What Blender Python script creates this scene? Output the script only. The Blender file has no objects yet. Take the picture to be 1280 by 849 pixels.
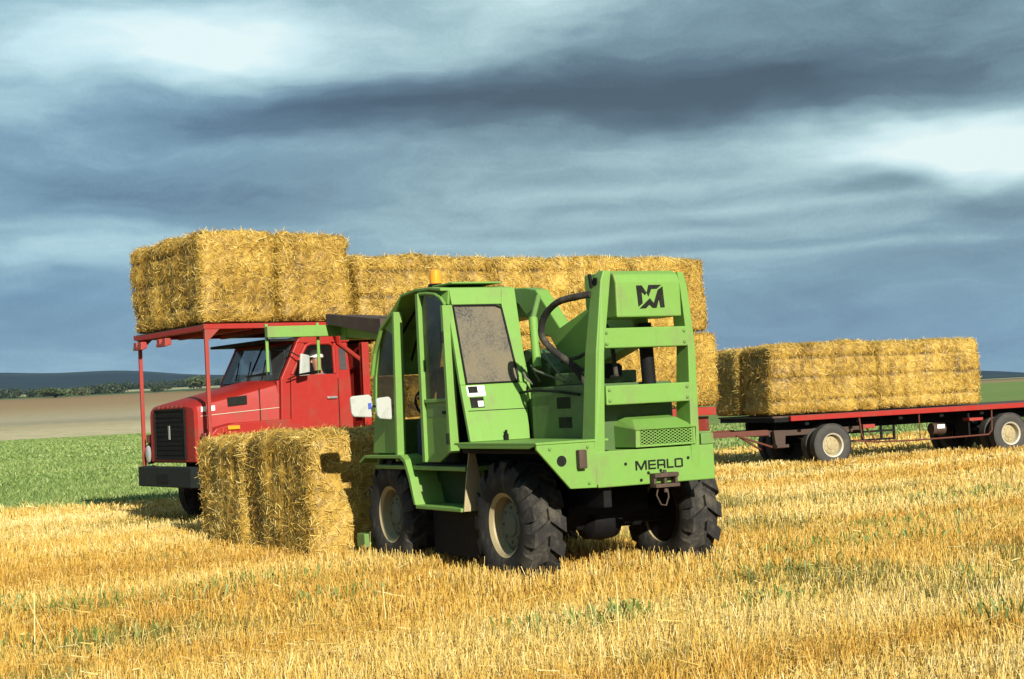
import bpy, bmesh, math, random
import numpy as np
from mathutils import Vector, Matrix, noise as mnoise

random.seed(7)
RNG = np.random.default_rng(11)
sc = bpy.context.scene
COL = sc.collection
R = math.radians

# ------------------------------------------------------------------ camera
cam_d = bpy.data.cameras.new('camera')
cam_d.sensor_width = 36.0
cam_d.lens = 56.25
cam_d.clip_start = 0.1
cam_d.clip_end = 30000
cam = bpy.data.objects.new('camera', cam_d)
COL.objects.link(cam)
PITCH, ROLL, EYE = math.atan(76.0 / 2000), 0.0505, 1.64
f_ = Vector((0, math.cos(PITCH), math.sin(PITCH)))
u_ = Vector((0, -math.sin(PITCH), math.cos(PITCH)))
r_ = Vector((1, 0, 0))
r2 = r_ * math.cos(ROLL) - u_ * math.sin(ROLL)
u2 = r_ * math.sin(ROLL) + u_ * math.cos(ROLL)
cam.matrix_world = Matrix(((r2.x, u2.x, -f_.x, 0), (r2.y, u2.y, -f_.y, 0), (r2.z, u2.z, -f_.z, EYE), (0, 0, 0, 1)))
sc.camera = cam

# ------------------------------------------------------------------ node helper
class NT:
    def __init__(s, nt):
        s.nt = nt
    def new(s, typ, **kw):
        n = s.nt.nodes.new(typ)
        for k, v in kw.items():
            setattr(n, k, v)
        return n
    def link(s, a, b):
        s.nt.links.new(a, b)
    def put(s, sock, v):
        if isinstance(v, bpy.types.NodeSocket):
            s.link(v, sock)
        elif v is not None:
            if hasattr(sock, 'default_value') and hasattr(sock.default_value, '__len__') and not hasattr(v, '__len__'):
                sock.default_value = [v] * len(sock.default_value)
            else:
                if hasattr(v, '__len__') and len(v) == 3 and sock.type == 'RGBA':
                    v = (*v, 1)
                sock.default_value = v
    def m(s, op, a, b=None, c=None, clamp=False):
        n = s.new('ShaderNodeMath', operation=op, use_clamp=clamp)
        s.put(n.inputs[0], a)
        if b is not None: s.put(n.inputs[1], b)
        if c is not None: s.put(n.inputs[2], c)
        return n.outputs[0]
    def mix(s, f, a, b, mode='MIX'):
        n = s.new('ShaderNodeMix', data_type='RGBA', blend_type=mode)
        s.put(n.inputs[0], f); s.put(n.inputs[6], a); s.put(n.inputs[7], b)
        return n.outputs[2]
    def noise(s, vec, scale, detail=3, rough=.55, dist=0, out=0):
        n = s.new('ShaderNodeTexNoise')
        if vec is not None: s.link(vec, n.inputs['Vector'])
        n.inputs['Scale'].default_value = scale
        n.inputs['Detail'].default_value = detail
        n.inputs['Roughness'].default_value = rough
        n.inputs['Distortion'].default_value = dist
        return n.outputs[out]
    def ramp(s, f, stops, interp='LINEAR'):
        n = s.new('ShaderNodeValToRGB')
        cr = n.color_ramp
        cr.interpolation = interp
        while len(cr.elements) < len(stops): cr.elements.new(.5)
        for e, (p, c) in zip(cr.elements, stops):
            e.position = p
            e.color = (*c, 1) if len(c) == 3 else c
        s.link(f, n.inputs[0])
        return n.outputs[0]
    def sstep(s, v, a, b):
        n = s.new('ShaderNodeMapRange', interpolation_type='SMOOTHSTEP')
        s.put(n.inputs[0], v); s.put(n.inputs[1], a); s.put(n.inputs[2], b)
        return n.outputs[0]
    def mapping(s, vec, scale=(1, 1, 1), rot=(0, 0, 0), loc=(0, 0, 0)):
        n = s.new('ShaderNodeMapping')
        s.link(vec, n.inputs[0])
        n.inputs['Scale'].default_value = scale; n.inputs['Rotation'].default_value = rot; n.inputs['Location'].default_value = loc
        return n.outputs[0]

def srgb(r, g, b):
    f = lambda c: (c / 255 / 12.92) if c / 255 <= .04045 else ((c / 255 + .055) / 1.055) ** 2.4
    return (f(r), f(g), f(b))

# ------------------------------------------------------------------ sun, sky, exposure
HEAD = 0.49                                    # telehandler heading
fx = Vector((-math.sin(HEAD), math.cos(HEAD), 0)); ly = Vector((-math.cos(HEAD), -math.sin(HEAD), 0))
SUN_EL, SUN_REL = R(24), R(-7)
sdir = (fx * math.cos(SUN_REL) + ly * math.sin(SUN_REL)).normalized()      # way the light travels
sdir = (sdir * math.cos(SUN_EL) - Vector((0, 0, math.sin(SUN_EL)))).normalized()
sun_d = bpy.data.lights.new('sun', 'SUN')
sun_d.energy = 5.0
sun_d.angle = R(0.55)
sun_d.color = (1.0, 0.93, 0.80)
sun = bpy.data.objects.new('sun', sun_d)
COL.objects.link(sun)
sun.rotation_euler = sdir.to_track_quat('-Z', 'Y').to_euler()
sun.location = (0, -20, 30)

def make_world():
    w = bpy.data.worlds.new('World')
    sc.world = w
    w.use_nodes = True
    nt = w.node_tree
    nt.nodes.clear()
    n = NT(nt)
    out = n.new('ShaderNodeOutputWorld')
    bg = n.new('ShaderNodeBackground')
    n.link(bg.outputs[0], out.inputs[0])
    bg.inputs[1].default_value = 0.1
    sky = n.new('ShaderNodeTexSky', sky_type='NISHITA')
    sky.sun_disc = False
    sky.sun_elevation = SUN_EL
    to = -sdir
    sky.sun_rotation = math.atan2(to.x, to.y)
    d = n.new('ShaderNodeTexCoord').outputs['Generated']
    sp = n.new('ShaderNodeSeparateXYZ'); n.link(d, sp.inputs[0])
    az = n.m('ARCTAN2', sp.outputs[0], sp.outputs[1])
    el = n.m('ARCSINE', sp.outputs[2])
    # warped (azimuth, elevation) so that cloud edges are ragged
    cv = n.new('ShaderNodeCombineXYZ'); n.link(az, cv.inputs[0]); n.link(el, cv.inputs[1])
    v = cv.outputs[0]
    w1 = n.new('ShaderNodeSeparateColor'); n.link(n.noise(n.mapping(v, (5, 14, 1)), 1, 4, .55, out=1), w1.inputs[0])
    az2 = n.m('ADD', az, n.m('MULTIPLY', n.m('SUBTRACT', w1.outputs[0], .5), .20))
    el2 = n.m('ADD', el, n.m('MULTIPLY', n.m('SUBTRACT', w1.outputs[1], .5), .070))
    el3 = n.m('ADD', el, n.m('MULTIPLY', n.m('SUBTRACT', w1.outputs[1], .5), .022))
    cv2 = n.new('ShaderNodeCombineXYZ'); n.link(az2, cv2.inputs[0]); n.link(el2, cv2.inputs[1])
    v2 = cv2.outputs[0]
    b = n.m('ADD', n.m('MULTIPLY', n.m('SUBTRACT', n.noise(n.mapping(v2, (3.5, 17, 1), (0, 0, -.03)), 1, 6, .56), .5), .66), .45)
    b = n.m('ADD', b, n.m('MULTIPLY', n.m('SUBTRACT', n.noise(n.mapping(v2, (11, 42, 1), (0, 0, -.02), (3, 1, 0)), 1, 6, .62), .5), .30))
    b = n.m('ADD', b, n.m('MULTIPLY', n.m('SUBTRACT', n.noise(n.mapping(v, (420, 420, 1)), 1, 2, .7), .5), .075))
    #        az     el    saz   sel   amp
    blobs = [(-.275, .240, .10, .030, .22), (-.175, .230, .065, .026, .46), (.036, .252, .06, .022, .34), (-.06, .240, .07, .022, .16),
             (.04, .188, .19, .024, -.36), (-.10, .184, .10, .018, -.18), (.24, .192, .20, .026, -.24), (.20, .215, .05, .012, .10),
             (-.28, .185, .08, .014, .12), (-.25, .143, .10, .022, -.20), (.265, .146, .090, .022, .60), (.30, .128, .06, .018, .28),
             (.215, .122, .035, .009, -.26), (.10, .144, .07, .010, .14), (.07, .127, .11, .007, .16), (.23, .096, .12, .008, .08),
             (-.27, .098, .09, .014, .26), (-.28, .060, .12, .020, -.08), (.21, .048, .20, .022, -.10), (-.144, .162, .05, .008, .12),
             (-.05, .115, .10, .010, .05), (.29, .098, .05, .008, -.12), (.14, .112, .10, .005, .16), (.20, .082, .14, .004, .12), (.05, .098, .12, .004, .12), (-.28, .118, .06, .004, .10), (-.24, .215, .10, .03, .10), (.28, .235, .10, .02, -.10)]
    for a0, e0, sa, se, amp in blobs:
        p = n.m('POWER', n.m('ABSOLUTE', n.m('DIVIDE', n.m('SUBTRACT', az2, a0), sa)), 2)
        q = n.m('POWER', n.m('ABSOLUTE', n.m('DIVIDE', n.m('SUBTRACT', el3 if se < .013 else el2, e0), se)), 2)
        g = n.m('EXPONENT', n.m('MULTIPLY', n.m('ADD', p, q), -1))
        b = n.m('ADD', b, n.m('MULTIPLY', g, amp))
    grey = n.ramp(b, [(0, srgb(58, 73, 84)), (.22, srgb(84, 106, 118)), (.42, srgb(122, 150, 160)), (.62, srgb(164, 194, 198)), (.85, srgb(205, 230, 232)), (1, srgb(228, 243, 240))])
    blue = n.ramp(b, [(0, srgb(54, 86, 116)), (.22, srgb(78, 114, 146)), (.42, srgb(110, 150, 176)), (.62, srgb(154, 192, 206)), (.85, srgb(195, 228, 236)), (1, srgb(222, 243, 244))])
    low = n.sstep(el, .13, .03)
    left = n.sstep(az, .02, -.26)
    k = n.m('ADD', n.m('MULTIPLY', low, .75), n.m('MULTIPLY', left, .6), clamp=True)
    cl = n.mix(k, grey, blue)
    # clouds emit their own scattered daylight; the Nishita sky shows through thin cover
    cl10 = n.mix(1, cl, (6.8, 6.8, 6.8), 'MULTIPLY')
    tot = n.mix(.93, sky.outputs[0], cl10)
    n.link(tot, bg.inputs[0])
make_world()

vs = sc.view_settings
vs.view_transform = 'Standard'; vs.look = 'None'; vs.gamma = 1; vs.use_curve_mapping = False
vs.exposure = 0.68

# ------------------------------------------------------------------ object helpers
def tag(o, label=None, cat=None, group=None, kind=None):
    if label: o['label'] = label
    if cat: o['category'] = cat
    if group: o['group'] = group
    if kind: o['kind'] = kind
    return o

def empty(name, loc=(0, 0, 0), rz=0.0, label=None, cat=None, group=None):
    o = bpy.data.objects.new(name, None)
    o.empty_display_size = .3
    COL.objects.link(o)
    o.location = loc; o.rotation_euler = (0, 0, rz)
    return tag(o, label, cat, group)

class MB:
    def __init__(s):
        s.v = []; s.f = []; s.mi = []
        s.cur = 0
    def add(s, vs_, fs):
        b = len(s.v)
        s.v += [tuple(p) for p in vs_]
        for f in fs:
            s.f.append([b + i for i in f]); s.mi.append(s.cur)
        return s
    def box(s, x0, x1, y0, y1, z0, z1):
        x0, x1 = min(x0, x1), max(x0, x1); y0, y1 = min(y0, y1), max(y0, y1); z0, z1 = min(z0, z1), max(z0, z1)
        return s.hexa([(x0, y0, z0), (x1, y0, z0), (x1, y1, z0), (x0, y1, z0), (x0, y0, z1), (x1, y0, z1), (x1, y1, z1), (x0, y1, z1)])
    def hexa(s, p):
        return s.add(p, [(0, 3, 2, 1), (4, 5, 6, 7), (0, 1, 5, 4), (1, 2, 6, 5), (2, 3, 7, 6), (3, 0, 4, 7)])
    def prism(s, pts, axis, a0, a1):
        def mk(p, a):
            return {'x': (a, p[0], p[1]), 'y': (p[0], a, p[1]), 'z': (p[0], p[1], a)}[axis]
        k = len(pts)
        V = [mk(p, a0) for p in pts] + [mk(p, a1) for p in pts]
        F = [list(range(k)), list(range(2 * k - 1, k - 1, -1))] + [[i, (i + 1) % k, k + (i + 1) % k, k + i] for i in range(k)]
        return s.add(V, F)
    def plate(s, pts, off):
        k = len(pts)
        V = [tuple(p) for p in pts] + [tuple(a + b for a, b in zip(p, off)) for p in pts]
        F = [list(range(k)), list(range(2 * k - 1, k - 1, -1))] + [[i, (i + 1) % k, k + (i + 1) % k, k + i] for i in range(k)]
        return s.add(V, F)
    def tube(s, pts, r, n=8, closed=False):
        pts = [Vector(p) for p in pts]
        rings = []
        m = len(pts)
        rr = r if hasattr(r, '__len__') else [r] * m
        prev = None
        for i, p in enumerate(pts):
            a = pts[(i - 1) % m] if (i > 0 or closed) else p
            b = pts[(i + 1) % m] if (i < m - 1 or closed) else p
            t = (b - a).normalized()
            if prev is None:
                n1 = t.orthogonal().normalized()
            else:
                n1 = (prev - t * prev.dot(t))
                n1 = n1.normalized() if n1.length > 1e-6 else t.orthogonal().normalized()
            prev = n1
            n2 = t.cross(n1)
            rings.append([tuple(p + (n1 * math.cos(2 * math.pi * k / n) + n2 * math.sin(2 * math.pi * k / n)) * rr[i]) for k in range(n)])
        V = [q for ring in rings for q in ring]
        F = []
        for i in range(m if closed else m - 1):
            j = (i + 1) % m
            for k in range(n):
                F.append([i * n + k, i * n + (k + 1) % n, j * n + (k + 1) % n, j * n + k])
        if not closed:
            F.append(list(range(n - 1, -1, -1))); F.append([(m - 1) * n + k for k in range(n)])
        return s.add(V, F)
    def lathe(s, prof, c, axis='y', n=28, sgn=1, caps=True):
        """prof: (radius, height) along axis, from point c"""
        V = []
        for rad, h in prof:
            for k in range(n):
                t = 2 * math.pi * k / n
                a, b = rad * math.cos(t), rad * math.sin(t)
                h2 = h * sgn
                p = {'y': (a, h2, b), 'z': (a, b, h2), 'x': (h2, a, b)}[axis]
                V.append((c[0] + p[0], c[1] + p[1], c[2] + p[2]))
        F = []
        for i in range(len(prof) - 1):
            for k in range(n):
                F.append([i * n + k, i * n + (k + 1) % n, (i + 1) * n + (k + 1) % n, (i + 1) * n + k])
        if caps:
            F.append(list(range(n - 1, -1, -1)))
            F.append([(len(prof) - 1) * n + k for k in range(n)])
        return s.add(V, F)
    def build(s, name, mats, parent=None, bevel=0, smooth=False, segs=2):
        me = bpy.data.meshes.new(name)
        me.from_pydata(s.v, [], s.f)
        if not isinstance(mats, (list, tuple)): mats = [mats]
        for m in mats: me.materials.append(m)
        me.polygons.foreach_set('material_index', s.mi)
        bm = bmesh.new(); bm.from_mesh(me)
        bmesh.ops.recalc_face_normals(bm, faces=bm.faces)
        bm.to_mesh(me); bm.free()
        if smooth:
            me.polygons.foreach_set('use_smooth', [True] * len(me.polygons))
            me.set_sharp_from_angle(angle=R(38))
        o = bpy.data.objects.new(name, me)
        COL.objects.link(o)
        if parent: o.parent = parent
        if bevel:
            b = o.modifiers.new('bevel', 'BEVEL'); b.width = bevel; b.segments = segs; b.limit_method = 'ANGLE'; b.angle_limit = R(30)
        return o

def copy_tree(o, parent=None):
    c = o.copy()
    COL.objects.link(c)
    c.parent = parent
    for ch in list(o.children): copy_tree(ch, c)
    return c

def np_mesh(name, V, F, mats, attr=None, attr_name='rnd'):
    """V (n,3), F (m,4) quads"""
    me = bpy.data.meshes.new(name)
    V = np.asarray(V, np.float32); F = np.asarray(F, np.int32)
    me.vertices.add(len(V)); me.vertices.foreach_set('co', V.ravel())
    me.loops.add(F.size); me.loops.foreach_set('vertex_index', F.ravel())
    me.polygons.add(len(F)); me.polygons.foreach_set('loop_start', np.arange(0, F.size, F.shape[1], dtype=np.int32))
    if attr is not None:
        a = me.attributes.new(attr_name, 'FLOAT', 'POINT'); a.data.foreach_set('value', np.asarray(attr, np.float32))
    if not isinstance(mats, (list, tuple)): mats = [mats]
    for m in mats: me.materials.append(m)
    me.update(calc_edges=True)
    me.validate()
    return me

# ------------------------------------------------------------------ materials
def mat_base(name):
    m = bpy.data.materials.new(name)
    m.use_nodes = True
    nt = m.node_tree
    bs = nt.nodes['Principled BSDF']
    return m, NT(nt), bs

def paint(name, col, rough=.38, dirt=.35, dcol=(.20, .17, .10), metal=0, coat=0.0, fade=.12, dscale=3.0, spec=.5):
    m, n, bs = mat_base(name)
    bs.inputs['Specular IOR Level'].default_value = spec
    oc = n.new('ShaderNodeTexCoord').outputs['Object']
    n1 = n.noise(oc, dscale, 5, .62)
    n2 = n.noise(oc, 14, 4, .6)
    c = n.mix(n.m('MULTIPLY', n.sstep(n2, .35, .75), fade), col, tuple(min(1, x * 1.25 + .03) for x in col))
    c = n.mix(n.m('MULTIPLY', n.sstep(n1, .50, .74), dirt), c, dcol)
    st_ = n.noise(n.mapping(oc, (16, 16, 1.6)), 1, 4, .6)
    c = n.mix(n.m('MULTIPLY', n.m('MULTIPLY', n.sstep(st_, .52, .72), n.sstep(n1, .35, .6)), dirt * .8), c, dcol)
    sp = n.noise(oc, 60, 3, .7)
    c = n.mix(n.m('MULTIPLY', n.sstep(sp, .58, .70), dirt * .8), c, dcol)
    n.link(c, bs.inputs['Base Color'])
    n.link(n.m('ADD', n.m('MULTIPLY', n1, .25), rough - .1), bs.inputs['Roughness'])
    bs.inputs['Metallic'].default_value = metal
    bs.inputs['Coat Weight'].default_value = coat
    bp = n.new('ShaderNodeBump'); bp.inputs['Strength'].default_value = .06; bp.inputs['Distance'].default_value = .02
    n.link(n.noise(oc, 9, 3, .5), bp.inputs['Height']); n.link(bp.outputs[0], bs.inputs['Normal'])
    return m

def glass(name, col, alpha, rough=.08, dust=0.0, dustcol=(.30, .24, .14)):
    m, n, bs = mat_base(name)
    oc = n.new('ShaderNodeTexCoord').outputs['Object']
    if dust > 0:
        d1 = n.noise(oc, 3.2, 4, .6); d2 = n.noise(oc, 48, 5, .85)
        dd = n.m('MULTIPLY', n.m('ADD', n.sstep(d1, .28, .72), n.m('MULTIPLY', n.sstep(d2, .40, .62), 1.0)), dust * .8, clamp=True)
        n.link(n.mix(dd, col, dustcol), bs.inputs['Base Color'])
        n.link(n.m('ADD', n.m('MULTIPLY', dd, .45), alpha, clamp=True), bs.inputs['Alpha'])
        n.link(n.m('ADD', n.m('MULTIPLY', dd, .6), rough, clamp=True), bs.inputs['Roughness'])
    else:
        bs.inputs['Base Color'].default_value = (*col, 1)
        bs.inputs['Alpha'].default_value = alpha
        bs.inputs['Roughness'].default_value = rough
    bs.inputs['Specular IOR Level'].default_value = .6
    return m

def straw_mat(name, stops, scale=1.0, trans=.15, pos_noise=True):
    m, n, bs = mat_base(name)
    at = n.new('ShaderNodeAttribute', attribute_name='rnd').outputs['Fac']
    geo = n.new('ShaderNodeTexCoord').outputs['Object']
    oi = n.new('ShaderNodeObjectInfo')
    v = n.m('ADD', at, n.m('MULTIPLY', n.m('SUBTRACT', n.noise(geo, 2.2, 4, .6), .5), .5))
    v = n.m('ADD', v, n.m('MULTIPLY', n.m('SUBTRACT', oi.outputs['Random'], .5), .12))
    c = n.ramp(v, stops)
    n.link(c, bs.inputs['Base Color'])
    bs.inputs['Roughness'].default_value = .55
    bs.inputs['Specular IOR Level'].default_value = .35
    return m

M = {}
M['green'] = paint('green_paint', (.140, .285, .052), .5, .55, (.165, .185, .075), spec=.35)
M['green_dirty'] = paint('dirty_green_paint', (.11, .215, .045), .5, .5, (.12, .10, .05))
M['shaded_grimy'] = paint('shaded_grimy_green_paint', (.050, .105, .026), .55, .6, (.045, .045, .022))  # green base darkened to paint in the bay's shade, with grime spots
M['red'] = paint('red_paint', (.29, .014, .009), .5, .55, (.17, .055, .03), spec=.3)
M['red_old'] = paint('worn_red_paint', (.29, .026, .016), .5, .55, (.12, .055, .035))
M['rust'] = paint('rusty_red_steel', (.15, .038, .022), .6, .6, (.13, .07, .042))
M['rust_red'] = paint('rusty_red_steel_dark', (.105, .028, .016), .65, .6, (.10, .05, .03), spec=.3)
M['rust_dark'] = paint('dark_rusty_steel', (.050, .028, .018), .7, .6, (.11, .07, .04))
M['black'] = paint('black_steel', (.006, .006, .006), .7, .2, (.014, .012, .010), spec=.15)
M['dark'] = paint('dark_plastic', (.010, .010, .011), .65, .3, (.02, .018, .015), spec=.2)
M['rubber'] = paint('tyre_rubber', (.020, .019, .018), .85, .9, (.085, .075, .056), dscale=5, spec=.25)
M['rubber_grey'] = paint('dusty_tyre_rubber', (.040, .038, .034), .8, .8, (.085, .075, .058), dscale=5)
M['rim'] = paint('dusty_pale_rim', (.34, .28, .15), .5, .5, (.18, .12, .05))
M['hub'] = paint('grey_hub_steel', (.115, .125, .085), .75, .7, (.12, .10, .06), spec=.2)
M['rim_white'] = paint('off_white_rim', (.42, .39, .30), .5, .4, (.22, .16, .09))
M['white'] = paint('white_paint', (.37, .39, .36), .5, .6, (.24, .26, .22), dscale=9, spec=.3)
M['steel'] = paint('bare_steel', (.45, .45, .43), .35, .3, (.2, .15, .1), metal=.8)
M['bumper'] = paint('dark_green_grey_bumper', (.012, .016, .015), .7, .35, (.04, .037, .03), spec=.15)
M['wood'] = paint('dark_weathered_wood', (.050, .028, .020), .75, .4, (.14, .09, .05))
M['amber'] = paint('amber_plastic', (.70, .27, .01), .25, .1, (.4, .2, .05))
M['decal'] = paint('black_lettering', (.008, .009, .007), .7, .1, spec=.15)
M['sticker'] = paint('white_sticker', (.80, .80, .76), .5, .15)
M['blue'] = paint('blue_sticker', (.03, .07, .42), .5, .1)
M['lens'] = paint('lamp_glass', (.55, .55, .52), .12, .2)
M['lens_red'] = paint('red_lamp_lens', (.16, .02, .012), .3, .4, (.12, .08, .06))
M['skin'] = paint('skin', (.40, .19, .115), .55, .0)
M['cloth_navy'] = paint('navy_cloth', (.014, .022, .075), .85, .1)
M['cloth_blue'] = paint('blue_work_shirt', (.13, .22, .46), .85, .1)
M['cloth_white'] = paint('white_cap_cloth', (.75, .75, .72), .85, .1)
M['hair'] = paint('dark_hair', (.02, .014, .01), .7, .0)
M['glass_dark'] = glass('tinted_cab_glass', (.020, .022, .018), .45, .06, .18)
M['glass_dusty'] = glass('dusty_cab_glass', (.040, .040, .034), .90, .25, .80, (.145, .118, .068))
M['glass_screen'] = glass('windscreen_glass', (.05, .06, .065), .45, .05, .2, (.2, .2, .18))
M['bale'] = straw_mat('baled_straw', [(0, (.085, .048, .008)), (.25, (.27, .160, .024)), (.5, (.44, .280, .046)), (.75, (.56, .390, .085)), (1, (.64, .51, .19))])
M['trunk'] = paint('bark', (.07, .05, .035), .9, .3)

# ------------------------------------------------------------------ ground with field colours
def border_y(x):
    return 29.8 + np.maximum(0, x + 7) * .93 + np.minimum(0, x + 7) * .03

def hill_e(b):                     # far skyline, tan of elevation above eye level, against bearing (x over y)
    return (30 - 93.5 * b + 3.0 * np.sin(b * 23 + 1) + 1.2 * np.sin(b * 71)) / 2000

def terr_z(x, y):
    D = np.hypot(x, y)
    b = x / np.maximum(y, .3 * D + 1e-3)
    lf = np.clip((.24 - b) / .34, 0, 1); lf = lf * lf * (3 - 2 * lf) * np.clip(y / (D + 1e-3) * 3, 0, 1)
    e700 = np.interp(D, [0, 182, 700, 1100, 1600, 3000], [0, 0, 31.5, 37, 38, 38]) / 2000
    z = np.where(D > 182, np.interp(D, [182, 700, 1100, 1600, 3000], [0, 12.6, 21.8, 32.0, 40]), 0.0)
    far = np.clip((D - 2400) / 1500, 0, 1)
    bb = np.clip(b, -.5, .45)
    zh = EYE + 4200 * (hill_e(bb))
    z = z * lf
    return z * (1 - far) + far * zh * np.clip(y / (D + 1e-3) * 3, 0, 1)

def make_ground():
    ang = np.concatenate([np.linspace(-180, -40, 36, endpoint=False), np.linspace(-40, 40, 200, endpoint=False), np.linspace(40, 180, 36, endpoint=False)])
    rad = np.concatenate([[.5, 3, 6], np.arange(8, 60, 2.0), np.geomspace(60, 700, 40), np.geomspace(740, 4200, 34), [4700, 5100]])
    A, Rr = np.meshgrid(np.radians(ang), rad)
    X = Rr * np.sin(A); Y = Rr * np.cos(A)
    Z = terr_z(X, Y)
    Z = np.where(Rr > 4300, Z - (Rr - 4200) * .05, Z)
    na, nr = len(ang), len(rad)
    V = np.stack([X, Y, Z], -1).reshape(-1, 3)
    F = []
    i, j = np.meshgrid(np.arange(nr - 1), np.arange(na), indexing='ij')
    j2 = (j + 1) % na
    F = np.stack([i * na + j, i * na + j2, (i + 1) * na + j2, (i + 1) * na + j], -1).reshape(-1, 4)
    V = np.vstack([V, [[0, 0, 0]]])
    m, n, bs = mat_base('field_ground')
    me = np_mesh('ground', V, F, m)
    # close the small hole under the camera
    bm = bmesh.new(); bm.from_mesh(me); bm.verts.ensure_lookup_table()
    c = len(V) - 1
    for k in range(na):
        bm.faces.new((bm.verts[c], bm.verts[(k + 1) % na], bm.verts[k]))
    bmesh.ops.recalc_face_normals(bm, faces=bm.faces)
    bm.to_mesh(me); bm.free()
    me.polygons.foreach_set('use_smooth', [True] * len(me.polygons))
    o = bpy.data.objects.new('ground', me); COL.objects.link(o)
    tag(o, kind='structure')
    g = n.new('ShaderNodeNewGeometry').outputs['Position']
    sp = n.new('ShaderNodeSeparateXYZ'); n.link(g, sp.inputs[0])
    x, y = sp.outputs[0], sp.outputs[1]
    xy = n.new('ShaderNodeCombineXYZ'); n.link(x, xy.inputs[0]); n.link(y, xy.inputs[1]); p = xy.outputs[0]
    D = n.new('ShaderNodeVectorMath', operation='LENGTH'); n.link(p, D.inputs[0]); D = D.outputs['Value']
    rot = n.mapping(p, (1, 1, 1), (0, 0, -R(31)))
    # stubble floor: chaff, straw litter and soil, in bands along the rows
    band = n.noise(n.mapping(rot, (.05, .8, 1)), 1, 4, .6)
    fine = n.noise(n.mapping(rot, (3, 14, 1)), 1, 5, .7)
    soil = n.ramp(fine, [(.25, (0.111, 0.067, 0.024)), (.45, (0.285, 0.174, 0.051)), (.62, (0.428, 0.285, 0.095)), (.8, (0.523, 0.396, 0.174))])
    soil = n.mix(n.sstep(band, .42, .62), soil, n.mix(.5, soil, (0.3828, 0.2046, 0.0363)))
    # meadow
    gn = n.noise(n.mapping(rot, (.7, 2.2, 1)), 1, 6, .7)
    gl = n.noise(n.mapping(rot, (.05, .22, 1)), 1, 3, .6)
    gcol = n.ramp(gn, [(.25, (.105, .170, .038)), (.5, (.145, .215, .052)), (.75, (.195, .255, .072))])
    gcol = n.mix(n.m('MULTIPLY', n.sstep(gl, .45, .7), .45), gcol, (0.2508, 0.2904, 0.099))
    # ploughed / harvested far field
    pn = n.noise(n.mapping(p, (.012, .05, 1)), 1, 5, .65)
    pk = n.m('ADD', n.m('DIVIDE', n.m('SUBTRACT', D, 182), 518), n.m('MULTIPLY', n.m('SUBTRACT', pn, .5), .10))
    pcol = n.ramp(pk, [(0, (0.524, 0.459, 0.276)), (.05, (0.507, 0.435, 0.254)), (.10, (0.406, 0.346, 0.196)), (.14, (0.304, 0.274, 0.182)), (.20, (0.389, 0.338, 0.211)), (.33, (0.352, 0.271, 0.143)), (.5, (0.307, 0.207, 0.097)), (.8, (0.288, 0.185, 0.086)), (.97, (0.220, 0.145, 0.062)), (1, (0.422, 0.370, 0.196))])
    pf = n.noise(p, .35, 5, .7)
    pcol = n.mix(n.m('MULTIPLY', n.sstep(pf, .3, .7), .35), pcol, (0.1452, 0.1254, 0.0792))
    # far country, cloud shade and blue distance put into its dark colour
    fn = n.noise(n.mapping(p, (.0016, .0022, 1)), 1, 3, .5)
    fcol = n.ramp(fn, [(.35, (.012, .024, .022)), (.5, (.018, .032, .026)), (.58, (.030, .046, .032)), (.66, (.016, .028, .024))], 'LINEAR')
    strip = n.m('MULTIPLY', n.sstep(D, 840, 870), n.sstep(D, 1080, 1050))
    fcol = n.mix(strip, fcol, (0.33, 0.3168, 0.1716))
    pad = n.m('MULTIPLY', n.sstep(D, 690, 702), n.sstep(D, 850, 830))
    fcol = n.mix(pad, fcol, (0.066, 0.099, 0.033))
    # borders
    xa = n.m('ADD', x, 7)
    by = n.m('ADD', n.m('ADD', n.m('MULTIPLY', n.m('MAXIMUM', xa, 0), .93), n.m('MULTIPLY', n.m('MINIMUM', xa, 0), .03)), 29.8)
    dv = n.m('ADD', n.m('SUBTRACT', y, by), n.m('MULTIPLY', n.m('SUBTRACT', n.noise(p, .6, 4, .6), .5), 2.5))
    c = n.mix(n.sstep(dv, -.5, .6), soil, gcol)
    rt = n.sstep(x, 20, 70)
    edge = n.m('ADD', n.m('ADD', 182, n.m('MULTIPLY', rt, 250)), n.m('MULTIPLY', n.m('SUBTRACT', n.noise(p, .05, 3, .6), .5), 8))
    dd = n.m('SUBTRACT', D, edge)
    c = n.mix(n.sstep(dd, -1, 1), c, pcol)
    c = n.mix(n.sstep(D, 698, 704), c, fcol)
    n.link(c, bs.inputs['Base Color'])
    bs.inputs['Roughness'].default_value = .9
    bs.inputs['Specular IOR Level'].default_value = .15
    bp = n.new('ShaderNodeBump'); bp.inputs['Strength'].default_value = .9; bp.inputs['Distance'].default_value = .08
    n.link(n.noise(n.mapping(rot, (5, 9, 1)), 1, 5, .7), bp.inputs['Height']); n.link(bp.outputs[0], bs.inputs['Normal'])
    return o
make_ground()

# ------------------------------------------------------------------ placement frames
TELE = empty('telehandler', (.69, 14.39, 0), math.pi / 2 + HEAD, 'light green telescopic handler with an amber beacon, standing in the stubble', 'telehandler')
TRUCK_B, TRAIL_B = .59, .373
TRUCK = empty('flatbed_truck', (-4.95, 23.3, 0), TRUCK_B, 'red bonneted flatbed truck with a rack over its cab, loaded with straw bales', 'truck')
TRAILER = empty('flatbed_trailer', (6.28, 31.9, 0), TRAIL_B, 'low red flatbed trailer on grey tyres carrying straw bales at right', 'trailer')

def to_world(emp, p):
    c, s = math.cos(emp.rotation_euler.z), math.sin(emp.rotation_euler.z)
    return Vector((emp.location.x + c * p[0] - s * p[1], emp.location.y + s * p[0] + c * p[1], emp.location.z + p[2]))

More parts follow.
